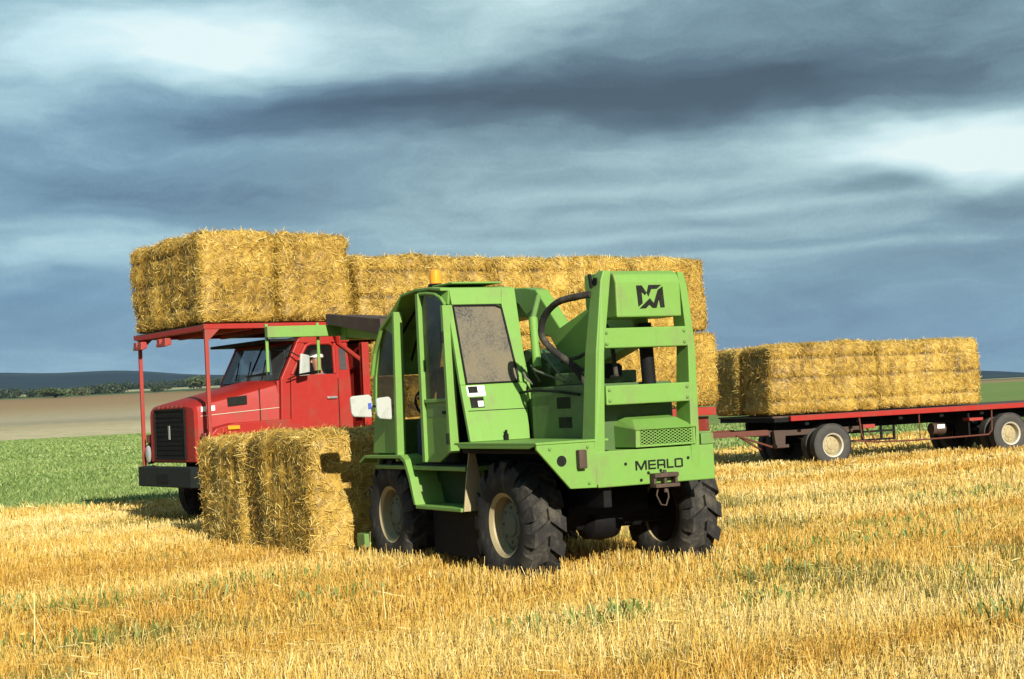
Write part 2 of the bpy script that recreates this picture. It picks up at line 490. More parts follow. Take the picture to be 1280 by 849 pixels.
# ------------------------------------------------------------------ stubble, loose straw, weeds, meadow grass
def in_foot(x, y):
    """True where a wheel or bale presses the stubble flat"""
    bad = np.zeros(len(x), bool)
    def rect(emp, x0, x1, y0, y1):
        c, s = math.cos(emp.rotation_euler.z), math.sin(emp.rotation_euler.z)
        dx, dy = x - emp.location.x, y - emp.location.y
        lx, l2 = c * dx + s * dy, -s * dx + c * dy
        return (lx > x0) & (lx < x1) & (l2 > y0) & (l2 < y1)
    for wx in (0, 2.45):
        for wy in (.78, -.78):
            bad |= rect(TELE, wx - .20, wx + .16, wy - .20, wy + .20)
    bad |= rect(TELE, 3.62, 7.4, .12, 1.4)
    for wx in (0, 4.33):
        for wy in (.14, 2.1):
            bad |= rect(TRAILER, wx - .25, wx + .25, wy - .2, wy + .2)
    for wx in (.95, 6.2, 7.5):
        for wy in (-1.0, 1.0):
            bad |= rect(TRUCK, wx - .3, wx + .3, wy - .2, wy + .2)
    return bad

def blades(P, H, Wd, lean, rnd, flat=False):
    """quads standing at P (n,2): height H, width Wd, lean (n,2) offset of tip"""
    n = len(P)
    a = RNG.uniform(0, math.pi, n)
    wx, wy = np.cos(a) * Wd / 2, np.sin(a) * Wd / 2
    V = np.zeros((n, 4, 3), np.float32)
    V[:, 0] = np.stack([P[:, 0] - wx, P[:, 1] - wy, np.zeros(n)], 1)
    V[:, 1] = np.stack([P[:, 0] + wx, P[:, 1] + wy, np.zeros(n)], 1)
    V[:, 2] = np.stack([P[:, 0] + lean[:, 0] + wx * .8, P[:, 1] + lean[:, 1] + wy * .8, H], 1)
    V[:, 3] = np.stack([P[:, 0] + lean[:, 0] - wx * .8, P[:, 1] + lean[:, 1] - wy * .8, H], 1)
    F = np.arange(n * 4).reshape(n, 4)
    return V.reshape(-1, 3), F, np.repeat(rnd, 4)

def scatter(D0, D1, b0, b1, dens, beyond=False, rows=None, margin=.35):
    area = .5 * (b1 - b0) * (D1 * D1 - D0 * D0)
    n = int(area * dens)
    D = np.sqrt(RNG.uniform(D0 * D0, D1 * D1, n)); b = RNG.uniform(b0, b1, n)
    x, y = D * np.sin(b), D * np.cos(b)
    if rows:
        c, s = math.cos(R(31)), math.sin(R(31))
        u = c * x + s * y; v = -s * x + c * y
        v = np.round(v / rows) * rows + RNG.normal(0, rows * .16, n)
        x, y = c * u - s * v, s * u + c * v
    by = border_y(x) + RNG.normal(0, .7, n)
    ok = (y > by + .2) if beyond else (y < by)
    ok &= ~in_foot(x, y)
    return np.stack([x[ok], y[ok]], 1)

def vnoise(P, sx, sy, ang, seed):
    """smooth value noise on rotated, stretched coordinates"""
    c, s = math.cos(ang), math.sin(ang)
    u = (c * P[:, 0] + s * P[:, 1]) * sx; v = (-s * P[:, 0] + c * P[:, 1]) * sy
    T = np.random.default_rng(seed).uniform(0, 1, (256, 256))
    def g(u, v):
        iu, iv = np.floor(u).astype(int), np.floor(v).astype(int)
        fu, fv = u - iu, v - iv
        fu = fu * fu * (3 - 2 * fu); fv = fv * fv * (3 - 2 * fv)
        q = lambda a, b: T[a % 256, b % 256]
        return (q(iu, iv) * (1 - fu) + q(iu + 1, iv) * fu) * (1 - fv) + (q(iu, iv + 1) * (1 - fu) + q(iu + 1, iv + 1) * fu) * fv
    return .6 * g(u, v) + .4 * g(u * 2.3 + 7, v * 2.3 + 3)

def stub_mat():
    m, n, bs = mat_base('stubble_stalks')
    at = n.new('ShaderNodeAttribute', attribute_name='rnd').outputs['Fac']
    c = n.ramp(at, [(0, (.13, .16, .035)), (.10, (.21, .14, .03)), (.25, (.43, .22, .027)), (.45, (.52, .320, .055)), (.65, (.56, .39, .095)), (.85, (.61, .47, .17)), (1, (.66, .55, .27))])
    n.link(c, bs.inputs['Base Color'])
    bs.inputs['Roughness'].default_value = .5
    bs.inputs['Specular IOR Level'].default_value = .4
    return m
M['stub'] = stub_mat()

def make_stubble():
    VV, FF, AA = [], [], []
    off = 0
    zones = [(8.2, 12, 1500, .0040, .88), (12, 18, 1050, .0052, 1.0), (18, 26, 620, .0075, .95), (26, 36, 300, .012, .9), (36, 75, 90, .024, .85)]
    for D0, D1, dens, wd, hk in zones:
        P = scatter(D0, D1, -.53, .58, dens, rows=.15)
        n = len(P)
        bandv = vnoise(P, .06, .55, R(31), 3)
        patch = vnoise(P, .5, 1.3, R(31), 5)
        H = RNG.normal(.165, .026, n).clip(.06, .25) * (.72 + .5 * patch) * hk
        lean = RNG.normal(0, .32, (n, 2)) * H[:, None] * .75
        wild = RNG.random(n) < .15
        lean[wild] *= 2.0; H[wild] *= .75
        rnd = .22 + .95 * (bandv - .5) + .35 + (patch - .5) * .35 + RNG.normal(0, .15, n)
        green = vnoise(P, .35, .9, R(31), 9)
        rnd = np.where((green > .70) & (RNG.random(n) < .6), RNG.uniform(0, .09, n), rnd.clip(.12, 1))
        V, F, A = blades(P, H, wd * RNG.uniform(.7, 1.4, n), lean, rnd)
        VV.append(V); FF.append(F + off); AA.append(A); off += len(V)
    for wx in (0, 2.45):
        for wy in (.80, -.80):
            n = 1300
            q = np.stack([RNG.uniform(wx - .95, wx + .5, n), RNG.uniform(wy - .45, wy + .75, n)], 1)
            c, s_ = math.cos(TELE.rotation_euler.z), math.sin(TELE.rotation_euler.z)
            P = np.stack([TELE.location.x + c * q[:, 0] - s_ * q[:, 1], TELE.location.y + s_ * q[:, 0] + c * q[:, 1]], 1)
            P = P[~in_foot(P[:, 0], P[:, 1])]; n = len(P)
            V, F, A = blades(P, RNG.normal(.20, .03, n).clip(.1, .28), .006 * RNG.uniform(.7, 1.4, n), RNG.normal(0, .04, (n, 2)), RNG.uniform(.3, .95, n))
            VV.append(V); FF.append(F + off); AA.append(A); off += len(V)
    me = np_mesh('stubble', np.vstack(VV), np.vstack(FF), M['stub'], np.concatenate(AA))
    o = bpy.data.objects.new('stubble', me); COL.objects.link(o)
    tag(o, 'golden cereal stubble standing in rows across the foreground field', 'stubble', kind='stuff')

def make_litter():
    VV, FF, AA = [], [], []
    off = 0
    for D0, D1, dens, wd, lk in [(8.2, 12, 200, .0045, .7), (12, 18, 120, .006, .75), (18, 28, 60, .010, .85), (28, 60, 20, .018, 1.1)]:
        P = scatter(D0, D1, -.53, .58, dens)
        cl = vnoise(P, .5, 1.6, R(31), 21)
        P = P[RNG.random(len(P)) < (cl * 1.6 - .25)]
        n = len(P)
        L = RNG.uniform(.05, .24, n) * lk
        a = RNG.uniform(0, 2 * math.pi, n)
        t = RNG.normal(.0, .22, n)
        z0 = RNG.uniform(.02, .15, n)
        w = wd * RNG.uniform(.7, 1.5, n)
        d = np.stack([np.cos(a) * np.cos(t), np.sin(a) * np.cos(t), np.sin(t)], 1) * L[:, None] / 2
        c = np.stack([P[:, 0], P[:, 1], z0 + np.abs(d[:, 2])], 1)
        sx = np.stack([-np.sin(a), np.cos(a), RNG.normal(0, .5, n)], 1) * w[:, None] / 2
        V = np.stack([c - d - sx, c - d + sx, c + d + sx, c + d - sx], 1).reshape(-1, 3)
        F = np.arange(n * 4).reshape(n, 4)
        A = np.repeat(RNG.uniform(.55, 1.0, n), 4)
        VV.append(V); FF.append(F + off); AA.append(A); off += len(V)
    # a few tall uncut stalks
    P = scatter(9, 20, -.40, .42, .55)
    n = len(P)
    H = RNG.uniform(.28, .55, n)
    V, F, A = blades(P, H, np.full(n, .007), RNG.normal(0, .12, (n, 2)), RNG.uniform(.4, .95, n))
    VV.append(V); FF.append(F + off); AA.append(A); off += len(V)
    me = np_mesh('loose_straw', np.vstack(VV), np.vstack(FF), M['stub'], np.concatenate(AA))
    o = bpy.data.objects.new('loose_straw', me); COL.objects.link(o)
    tag(o, 'pale loose straw lying on and between the stubble rows', 'loose straw', kind='stuff')

def make_green():
    m, n, bs = mat_base('weed_leaves')
    at = n.new('ShaderNodeAttribute', attribute_name='rnd').outputs['Fac']
    n.link(n.ramp(at, [(0, (.085, .13, .022)), (.5, (.14, .19, .032)), (1, (.22, .25, .06))]), bs.inputs['Base Color'])
    bs.inputs['Roughness'].default_value = .6
    # weeds: clustered patches between the rows
    VV, FF, AA = [], [], []; off = 0
    spots = [(-2.45, 14.6, 1.0, .5), (-3.6, 13.4, .9, .35), (-4.9, 13.6, 1.0, .35), (.35, 10.9, .45, .3), (.6, 11.3, .4, .25), (2.9, 15.2, 1.8, .5), (4.1, 17.2, 1.2, .45),
             (3.1, 10.4, .35, .25), (-1.6, 13.0, .5, .3), (-3.1, 11.3, .6, .25), (2.2, 13.4, .6, .3), (5.8, 21, 1.6, .5), (3.6, 12.3, .5, .3), (-.6, 16.2, .4, .2), (1.75, 11.6, .4, .22)]
    Ps = []
    for x0, y0, sx, sy in spots:
        k = int(430 * sx * sy + 50)
        u = RNG.normal(0, sx * .55, k); v = RNG.normal(0, sy * .55, k)
        c, s = math.cos(R(31)), math.sin(R(31))
        Ps.append(np.stack([x0 + c * u - s * v, y0 + s * u + c * v], 1))
    P = np.vstack(Ps); P = P[~in_foot(P[:, 0], P[:, 1])]
    n_ = len(P)
    H = RNG.uniform(.08, .22, n_)
    V, F, A = blades(P, H, RNG.uniform(.010, .022, n_), RNG.normal(0, .06, (n_, 2)), RNG.uniform(0, 1, n_))
    me = np_mesh('weeds', V, F, m, A)
    o = bpy.data.objects.new('weeds', me); COL.objects.link(o)
    tag(o, 'low green weeds growing in patches through the stubble', 'weeds', kind='stuff')
    # meadow grass near its border
    VV, FF, AA = [], [], []; off = 0
    for D0, D1, b0, b1, dens, wd, h in [(28, 45, -.5, .05, 130, .016, .085), (45, 75, -.5, -.05, 40, .035, .10), (75, 184, -.5, -.1, 9, .08, .11), (40, 75, .1, .45, 25, .035, .10)]:
        P = scatter(D0, D1, b0, b1, dens, beyond=True)
        n_ = len(P)
        pt = vnoise(P, .1, .35, R(20), 31)
        V, F, A = blades(P, RNG.uniform(.5, 1.2, n_) * h, wd * RNG.uniform(.7, 1.4, n_), RNG.normal(0, .05, (n_, 2)), (pt + RNG.normal(0, .2, n_)).clip(0, 1))
        VV.append(V); FF.append(F + off); AA.append(A); off += len(V)
    m2, n, bs = mat_base('meadow_grass_blades')
    at = n.new('ShaderNodeAttribute', attribute_name='rnd').outputs['Fac']
    n.link(n.ramp(at, [(0, (.105, .17, .038)), (.5, (.155, .225, .053)), (.85, (.20, .26, .072)), (1, (.30, .31, .12))]), bs.inputs['Base Color'])
    bs.inputs['Roughness'].default_value = .6
    me = np_mesh('meadow_grass', np.vstack(VV), np.vstack(FF), m2, np.concatenate(AA))
    o = bpy.data.objects.new('meadow_grass', me); COL.objects.link(o)
    tag(o, 'short green meadow grass beyond the edge of the stubble', 'grass', kind='stuff')
make_stubble(); make_litter(); make_green()

# ------------------------------------------------------------------ straw bales
def bale_mesh(name, L, W, H, seed, nbl=9000, strings=True, sag=.02):
    """bale centred on x,y with its base at z=0; L along x"""
    rg = np.random.default_rng(seed)
    step = .045
    Vs, Fs, Sh = [], [], []
    off = 0
    dims = np.array([L, W, H]) / 2
    rr = .13
    def shape(P):
        # rounded box
        q = np.clip(P, -(dims - rr), dims - rr)
        d = P - q
        l = np.linalg.norm(d, axis=1, keepdims=True)
        return q + np.where(l > 1e-9, d / np.maximum(l, 1e-9) * rr, 0), np.where(l > 1e-9, d / np.maximum(l, 1e-9), 0)
    def disp(P, N):
        groove = []
        def nz(s, k):
            return np.array([mnoise.noise(Vector((p[0] * s + k, p[1] * s, p[2] * s + seed))) for p in P])
        a = nz(1.3, 0) * .060 + nz(4.5, 9) * .026 + nz(17, 4) * .016
        # flakes pressed across the long axis
        fl = np.array([mnoise.noise(Vector((p[0] * 9 + seed, p[1] * .7, p[2] * .7))) for p in P])
        a += fl * .026
        if strings:
            side = np.abs(N[:, 1]) > .4
            endf = np.abs(N[:, 0]) > .6
            for zs in (-.30, .02, .31):
                gz = np.exp(-(((P[:, 2] - zs * H) + .022 * nz(2.5, zs * 7)) / .024) ** 2) * np.clip(.75 + .8 * nz(1.1, zs * 5), .15, 1)
                a -= gz * np.where(side, .055, np.where(endf, .02, 0))
                groove.append(gz * side)
        shade = fl * .20 + nz(2.4, 2) * .15
        for gq in groove: shade = shade - gq * .36  # groove shade also painted into the straw colour, over the real dents
        return P + N * a[:, None], shade
    for ax in range(3):
        o1, o2 = [(1, 2), (2, 0), (0, 1)][ax]
        n1, n2 = max(2, int(2 * dims[o1] / step)), max(2, int(2 * dims[o2] / step))
        for sg in (-1, 1):
            A, B = np.meshgrid(np.linspace(-1, 1, n1 + 1), np.linspace(-1, 1, n2 + 1), indexing='ij')
            P = np.zeros((A.size, 3))
            P[:, ax] = sg * dims[ax]; P[:, o1] = A.ravel() * dims[o1]; P[:, o2] = B.ravel() * dims[o2]
            i, j = np.meshgrid(np.arange(n1), np.arange(n2), indexing='ij')
            k = i * (n2 + 1) + j
            F = np.stack([k, k + n2 + 1, k + n2 + 2, k + 1], -1).reshape(-1, 4)
            if sg < 0: F = F[:, ::-1]
            Q, N = shape(P)
            N2 = N.copy(); zero = np.linalg.norm(N, axis=1) < .5
            N2[zero] = 0; N2[zero, ax] = sg
            Q, sh = disp(Q, N2)
            Sh.append(sh)
            Vs.append(Q); Fs.append(F + off); off += len(Q)
    V = np.vstack(Vs); F = np.vstack(Fs)
    A = np.full(len(V), .32) + rg.normal(0, .12, len(V)) + np.concatenate(Sh)
    # straws lying in and sticking out of the faces
    area = np.array([W * H, W * H, L * H, L * H, L * W, L * W * .3])
    face = rg.choice(6, nbl, p=area / area.sum())
    P = np.zeros((nbl, 3)); N = np.zeros((nbl, 3))
    for k in range(6):
        ax, sg = k // 2, 1 if k % 2 == 0 else -1
        s = face == k
        for o in range(3):
            P[s, o] = rg.uniform(-1, 1, s.sum()) * dims[o]
        P[s, ax] = sg * dims[ax]
        N[s, ax] = sg
    Q, Nr = shape(P)
    N = np.where(np.linalg.norm(Nr, axis=1, keepdims=True) > .5, Nr, N)
    Q, shb = disp(Q, N)
    T = np.cross(N, rg.normal(0, 1, (nbl, 3)))
    T /= np.linalg.norm(T, axis=1, keepdims=True)
    tilt = np.abs(rg.normal(0, .20, nbl)) + .02
    wild = rg.random(nbl) < .045
    tilt[wild] = rg.uniform(.4, 1.1, wild.sum())
    Dv = T * np.cos(tilt)[:, None] + N * np.sin(tilt)[:, None]
    Ln = rg.uniform(.03, .115, nbl) * np.where(shb < -.25, .45, 1)
    wd = rg.uniform(.004, .009, nbl)
    S = np.cross(Dv, N + rg.normal(0, .5, (nbl, 3))); S /= np.linalg.norm(S, axis=1, keepdims=True) + 1e-9
    a0 = Q + N * .004; b0 = a0 + Dv * Ln[:, None]
    S = S * wd[:, None] / 2
    VB = np.stack([a0 - S, a0 + S, b0 + S * .7, b0 - S * .7], 1).reshape(-1, 3)
    FB = np.arange(nbl * 4).reshape(-1, 4) + len(V)
    AB = np.repeat((rg.beta(1.5, 1.5, nbl) * .92 + .12 + shb * .75).clip(0, 1), 4)
    V = np.vstack([V, VB]); V[:, 2] += H / 2 
    lo = V[:, 2] < .012
    V[lo, 2] = .012
    me = np_mesh(name, V, np.vstack([F, FB]), M['bale'], np.concatenate([A, AB]))
    return me

BG_RACK, BG_BED, BG_TR, BG_GR = 'bales on the rack over the truck cab', 'bales stacked on the truck bed', 'bales on the trailer deck', 'bales standing in the stubble'
def bale(me, emp, loc, rz, label, group, scale=(1, 1, 1)):
    o = bpy.data.objects.new('straw_bale', me)
    COL.objects.link(o)
    o.location = to_world(emp, loc)
    o.rotation_euler = (0, 0, emp.rotation_euler.z + rz)
    o.scale = scale
    return tag(o, label, 'straw bale', group)

B_long = bale_mesh('bale_long', 2.5, 1.2, 1.27, 1, 17000)
B_long2 = bale_mesh('bale_long_second', 2.5, 1.2, 1.27, 5, 17000)
B_rack = bale_mesh('bale_rack', 2.72, 1.16, 1.30, 2, 17000)
B_rack2 = bale_mesh('bale_rack_second', 2.72, 1.18, 1.30, 8, 17000)
B_gr = bale_mesh('bale_ground', 1.86, 1.25, 1.40, 3, 16000, strings=False)
B_gr2 = bale_mesh('bale_ground_second', 1.86, 1.25, 1.36, 6, 16000, strings=False)
B_tr = bale_mesh('bale_trailer', 2.5, 1.15, 1.40, 4, 17000)
B_tr2 = bale_mesh('bale_trailer_second', 2.5, 1.15, 1.38, 7, 17000)
B_cross = bale_mesh('bale_cross', 2.5, 1.52, 1.27, 9, 17000, strings=False)

bale(B_gr, TELE, (4.56, .76, 0), .02, 'straw bale on the stubble, its sunlit end right against the green telehandler', BG_GR)
bale(B_gr2, TELE, (6.47, .80, 0), -.02, 'straw bale on the stubble nearest the truck bumper, showing only its shaded side', BG_GR)
bale(B_rack, TRUCK, (.55, .09, 2.925), math.pi / 2, 'straw bale on the rack over the radiator grille, its banded long side showing', BG_RACK)
bale(B_rack2, TRUCK, (1.74, .10, 2.925), math.pi / 2 + .01, 'straw bale on the rack directly over the truck door, behind the foremost one', BG_RACK)
bale(B_long, TRUCK, (3.66, -.64, 2.64), 0, 'top layer straw bale on the truck bed, directly behind the amber beacon', BG_BED)
bale(B_long2, TRUCK, (6.22, -.66, 2.645), math.pi, 'top layer straw bale in the middle of the truck bed, above the telehandler boom', BG_BED, (1.07, 1, 1))
bale(B_cross, TRUCK, (8.42, -.02, 2.64), math.pi / 2, 'top layer straw bale laid crosswise at the tail of the truck bed', BG_BED)
bale(B_long2, TRUCK, (3.86, -.63, 1.365), 0, 'bottom layer straw bale on the truck bed, close behind the red headboard', BG_BED)
bale(B_long, TRUCK, (6.42, -.64, 1.365), math.pi, 'bottom layer straw bale seen through the rear frame of the telehandler', BG_BED, (1.07, 1, 1))
bale(B_cross, TRUCK, (8.55, -.04, 1.365), -math.pi / 2, 'bottom layer straw bale laid crosswise at the tail of the truck bed', BG_BED)
bale(B_tr, TRAILER, (-.10, .58, 1.075), 0, 'left near side straw bale on the trailer deck, above the front wheel', BG_TR)
bale(B_tr2, TRAILER, (2.42, .58, 1.075), math.pi, 'right near side straw bale on the trailer deck, beside the empty deck', BG_TR)
bale(B_tr2, TRAILER, (-.12, 1.78, 1.075), 0, 'far side straw bale on the trailer deck, only its shaded front end showing', BG_TR)

# ------------------------------------------------------------------ wheels
def tyre_mb(rad, wid, rim, lugs, side, lug_h=.042):
    """tyre centred on the origin, axis y; outer side towards +y*side"""
    mb = MB()
    base = rad - (lug_h if lugs else .012)
    hw = wid / 2
    prof = [(rim, -hw * .80), (rim + .03, -hw * .90), ((rim + base) * .5, -hw * 1.02), (base - .06, -hw * .98), (base - .012, -hw * .80), (base, -hw * .45), (base + .004, 0),
            (base, hw * .45), (base - .012, hw * .80), (base - .06, hw * .98), ((rim + base) * .5, hw * 1.02), (rim + .03, hw * .90), (rim, hw * .80)]
    n = 56
    V = []
    for r0, h in prof:
        for k in range(n):
            t = 2 * math.pi * k / n
            V.append((r0 * math.cos(t), h, r0 * math.sin(t)))
    F = []
    for i in range(len(prof) - 1):
        for k in range(n):
            F.append([i * n + k, i * n + (k + 1) % n, (i + 1) * n + (k + 1) % n, (i + 1) * n + k])
    mb.add(V, F)
    if lugs:
        for sd in (-1, 1):
            for k in range(lugs):
                t0 = 2 * math.pi * (k + (.5 if sd > 0 else 0)) / lugs
                wdt = 2 * math.pi / lugs * .30
                segs = [(-.02, 0.0), (.45, .11), (.86, .20), (1.01, .215)]
                ring = []
                for u, dt in segs:
                    y = sd * hw * u
                    rt = rad if u < .9 else rad - .035
                    if u > .98: rt = rad - .07
                    rb = base - .03 if u < .9 else base - .10
                    for tt in (t0 + dt - wdt, t0 + dt + wdt):
                        ring.append([(rb * math.cos(tt), y, rb * math.sin(tt)), (rt * math.cos(tt + (.012 if tt < t0 + dt else -.012)), y, rt * math.sin(tt + (.012 if tt < t0 + dt else -.012)))])
                b = len(mb.v)
                for q in ring:
                    mb.v += q
                def idx(s, e, top): return b + (s * 2 + e) * 2 + top
                fs = []
                for s in range(len(segs) - 1):
                    fs += [[idx(s, 0, 1), idx(s, 1, 1), idx(s + 1, 1, 1), idx(s + 1, 0, 1)],
                           [idx(s, 0, 0), idx(s, 0, 1), idx(s + 1, 0, 1), idx(s + 1, 0, 0)],
                           [idx(s, 1, 1), idx(s, 1, 0), idx(s + 1, 1, 0), idx(s + 1, 1, 1)]]
                e = len(segs) - 1
                fs += [[idx(0, 0, 0), idx(0, 1, 0), idx(0, 1, 1), idx(0, 0, 1)], [idx(e, 0, 0), idx(e, 0, 1), idx(e, 1, 1), idx(e, 1, 0)]]
                for q in fs:
                    mb.f.append(q); mb.mi.append(0)
    else:
        # circumferential tread grooves as thin ribs
        for y in (-.6, -.2, .2, .6):
            mb.lathe([(base - .004, y * hw - .028), (rad, y * hw - .022), (rad, y * hw + .022), (base - .004, y * hw + .028)], (0, 0, 0), 'y', 56, 1, False)
    return mb

def make_wheel(parent, loc, rad, wid, rim, side, lugs, mt, mr, mh, steer=0.0, deep=.10):
    """wheel part: hub disc mesh with tyre and rim sub-parts"""
    hw = wid / 2
    hb = MB()
    yo = hw * .8 - deep
    hb.lathe([(rim * .88, yo - .02), (rim * .88, yo), (rim * .74, yo + .012), (rim * .68, yo + .030), (rim * .40, yo + .034), (rim * .36, yo + .048), (rim * .20, yo + .052)], (0, 0, 0), 'y', 32, side)
    for k in range(8):
        t = 2 * math.pi * k / 8
        hb.lathe([(.013, yo + .03), (.013, yo + .046)], (rim * .54 * math.cos(t), 0, rim * .54 * math.sin(t)), 'y', 6, side)
    w = hb.build('wheel', mh, parent, smooth=True)
    w.location = loc
    w.rotation_euler = (0, 0, steer)
    tyre_mb(rad, wid, rim, lugs, side).build('tyre', mt, w, smooth=True)
    rb = MB()
    rb.lathe([(rim * .84, yo - .08), (rim * .86, yo), (rim * .90, hw * .72), (rim * .97, hw * .80), (rim * 1.03, hw * .86), (rim * 1.03, hw * .80), (rim * 1.0, hw * .70), (rim * 1.0, -hw * .8)], (0, 0, 0), 'y', 48, side)
    # drop the end caps so that the dish stays open
    rb.f = rb.f[:-2]; rb.mi = rb.mi[:-2]
    rb.build('rim', mr, w, smooth=True)
    db = MB(); db.lathe([(rim * .93, -hw * .70), (rim * .93, yo - .03)], (0, 0, 0), 'y', 32, side); db.build('wheel_shade_disc', M['black'], w, smooth=True)  # black disc added so the wheel's inner side looks shaded
    return w

# ------------------------------------------------------------------ person
def skin_mesh(name, joints, bones, mat, parent, root=0, sub=2):
    me = bpy.data.meshes.new(name)
    me.from_pydata([j[:3] for j in joints], bones, [])
    me.materials.append(mat)
    o = bpy.data.objects.new(name, me); COL.objects.link(o)
    if parent: o.parent = parent
    o.modifiers.new('skin', 'SKIN')
    me.skin_vertices[0].data.foreach_set('radius', [x for j in joints for x in (j[3], j[4] if len(j) > 4 else j[3])])
    me.skin_vertices[0].data[root].use_root = True
    s = o.modifiers.new('sub', 'SUBSURF'); s.levels = sub; s.render_levels = sub
    me.polygons.foreach_set('use_smooth', [True] * len(me.polygons))
    return o

def make_person(loc, rz, label, shirt, trousers, cap, cat='person', head_turn=0.0):
    """seated figure facing local +x, hip at local origin"""
    root = empty('person', loc, rz, label, cat)
    J = [(0, 0, 0, .14, .13), (.02, 0, .22, .135, .12), (.03, 0, .42, .155, .11), (.045, 0, .54, .07, .07), (.06, 0, .61, .062, .062), (.075, 0, .69, .085, .075), (.075, 0, .79, .092, .08), (.07, 0, .865, .055, .05),
         (.03, .17, .46, .06), (.14, .24, .24, .046), (.36, .17, .24, .034), (.45, .15, .26, .032),
         (.03, -.17, .46, .06), (.14, -.24, .24, .046), (.36, -.17, .24, .034), (.45, -.15, .26, .032),
         (.06, .10, -.01, .10), (.44, .13, .04, .072), (.50, .13, -.36, .048), (.60, .13, -.42, .04),
         (.06, -.10, -.01, .10), (.44, -.13, .04, .072), (.50, -.13, -.36, .048), (.60, -.13, -.42, .04)]
    Bn = [(0, 1), (1, 2), (2, 3), (3, 4), (4, 5), (5, 6), (6, 7), (2, 8), (8, 9), (9, 10), (10, 11), (2, 12), (12, 13), (13, 14), (14, 15), (0, 16), (16, 17), (17, 18), (18, 19), (0, 20), (20, 21), (21, 22), (22, 23)]
    # fingers: short chains rooted in the palm, curled round the wheel rim
    for s, hnd in ((1, 11), (-1, 15)):
        bx, by, bz = J[hnd][:3]
        for q, (dy, ln) in enumerate([(-.027, .034), (-.009, .040), (.009, .038), (.027, .030)]):
            i = len(J)
            J.append((bx + .035, by + dy, bz + .008, .0095)); J.append((bx + .035 + ln, by + dy, bz - .004, .0085)); J.append((bx + .035 + ln * .9, by + dy, bz - .032, .008))
            Bn += [(hnd, i), (i, i + 1), (i + 1, i + 2)]
        i = len(J)
        J.append((bx + .01, by - s * .040, bz + .01, .010)); J.append((bx + .035, by - s * .055, bz - .006, .009))
        Bn += [(hnd, i), (i, i + 1)]
    skin_mesh('body', J, Bn, M['skin'], root)
    # face details: nose, brow, ears on the head
    fm = MB()
    fm.hexa([(.145, -.012, .715), (.145, .012, .715), (.15, .014, .70), (.15, -.014, .70), (.150, -.008, .755), (.150, .008, .755), (.178, .012, .705), (.178, -.012, .705)])
    fm.build('nose', M['skin'], root, smooth=True)
    for s in (-1, 1):
        fm = MB(); fm.lathe([(.012, 0), (.022, .006), (.010, .012)], (.07, s * .080, .735), 'y', 10, s); fm.build('ear', M['skin'], root, smooth=True)
        em = MB(); em.lathe([(.004, 0), (.011, .004), (.004, .010)], (.152, s * .032, .757), 'x', 10); em.build('eye', M['hair'], root)
    em = MB(); em.box(.150, .158, -.024, .024, .668, .674); em.build('mouth', M['cloth_navy'], root)
    S = [(0, 0, -.02, .155, .145), (.02, 0, .22, .15, .135), (.03, 0, .42, .17, .125), (.045, 0, .53, .085, .085), (.03, .175, .465, .076), (.14, .245, .245, .060), (.30, .185, .24, .050), (.03, -.175, .465, .076), (.14, -.245, .245, .060), (.30, -.185, .24, .050)]
    skin_mesh('shirt', S, [(0, 1), (1, 2), (2, 3), (2, 4), (4, 5), (5, 6), (2, 7), (7, 8), (8, 9)], shirt, root)
    Tt = [(0, 0, -.02, .16, .15), (.06, .105, -.01, .115), (.45, .13, .04, .086), (.505, .13, -.34, .066), (.06, -.105, -.01, .115), (.45, -.13, .04, .086), (.505, -.13, -.34, .066)]
    skin_mesh('trousers', Tt, [(0, 1), (1, 2), (2, 3), (0, 4), (4, 5), (5, 6)], trousers, root)
    hm = MB()
    if cap:
        hm.lathe([(.103, .775), (.106, .80), (.098, .85), (.07, .888), (.02, .902)], (.072, 0, 0), 'z', 24)
        hm.prism([(.15, -.075), (.225, -.055), (.245, 0), (.225, .055), (.15, .075)], 'z', .785, .795)
        hm.build('cap', M['cloth_white'], root, smooth=True)
    else:
        hm.lathe([(.098, .765), (.103, .80), (.095, .85), (.06, .885), (.02, .897)], (.058, 0, 0), 'z', 24)
        hm.build('hair', M['hair'], root, smooth=True)
    return root

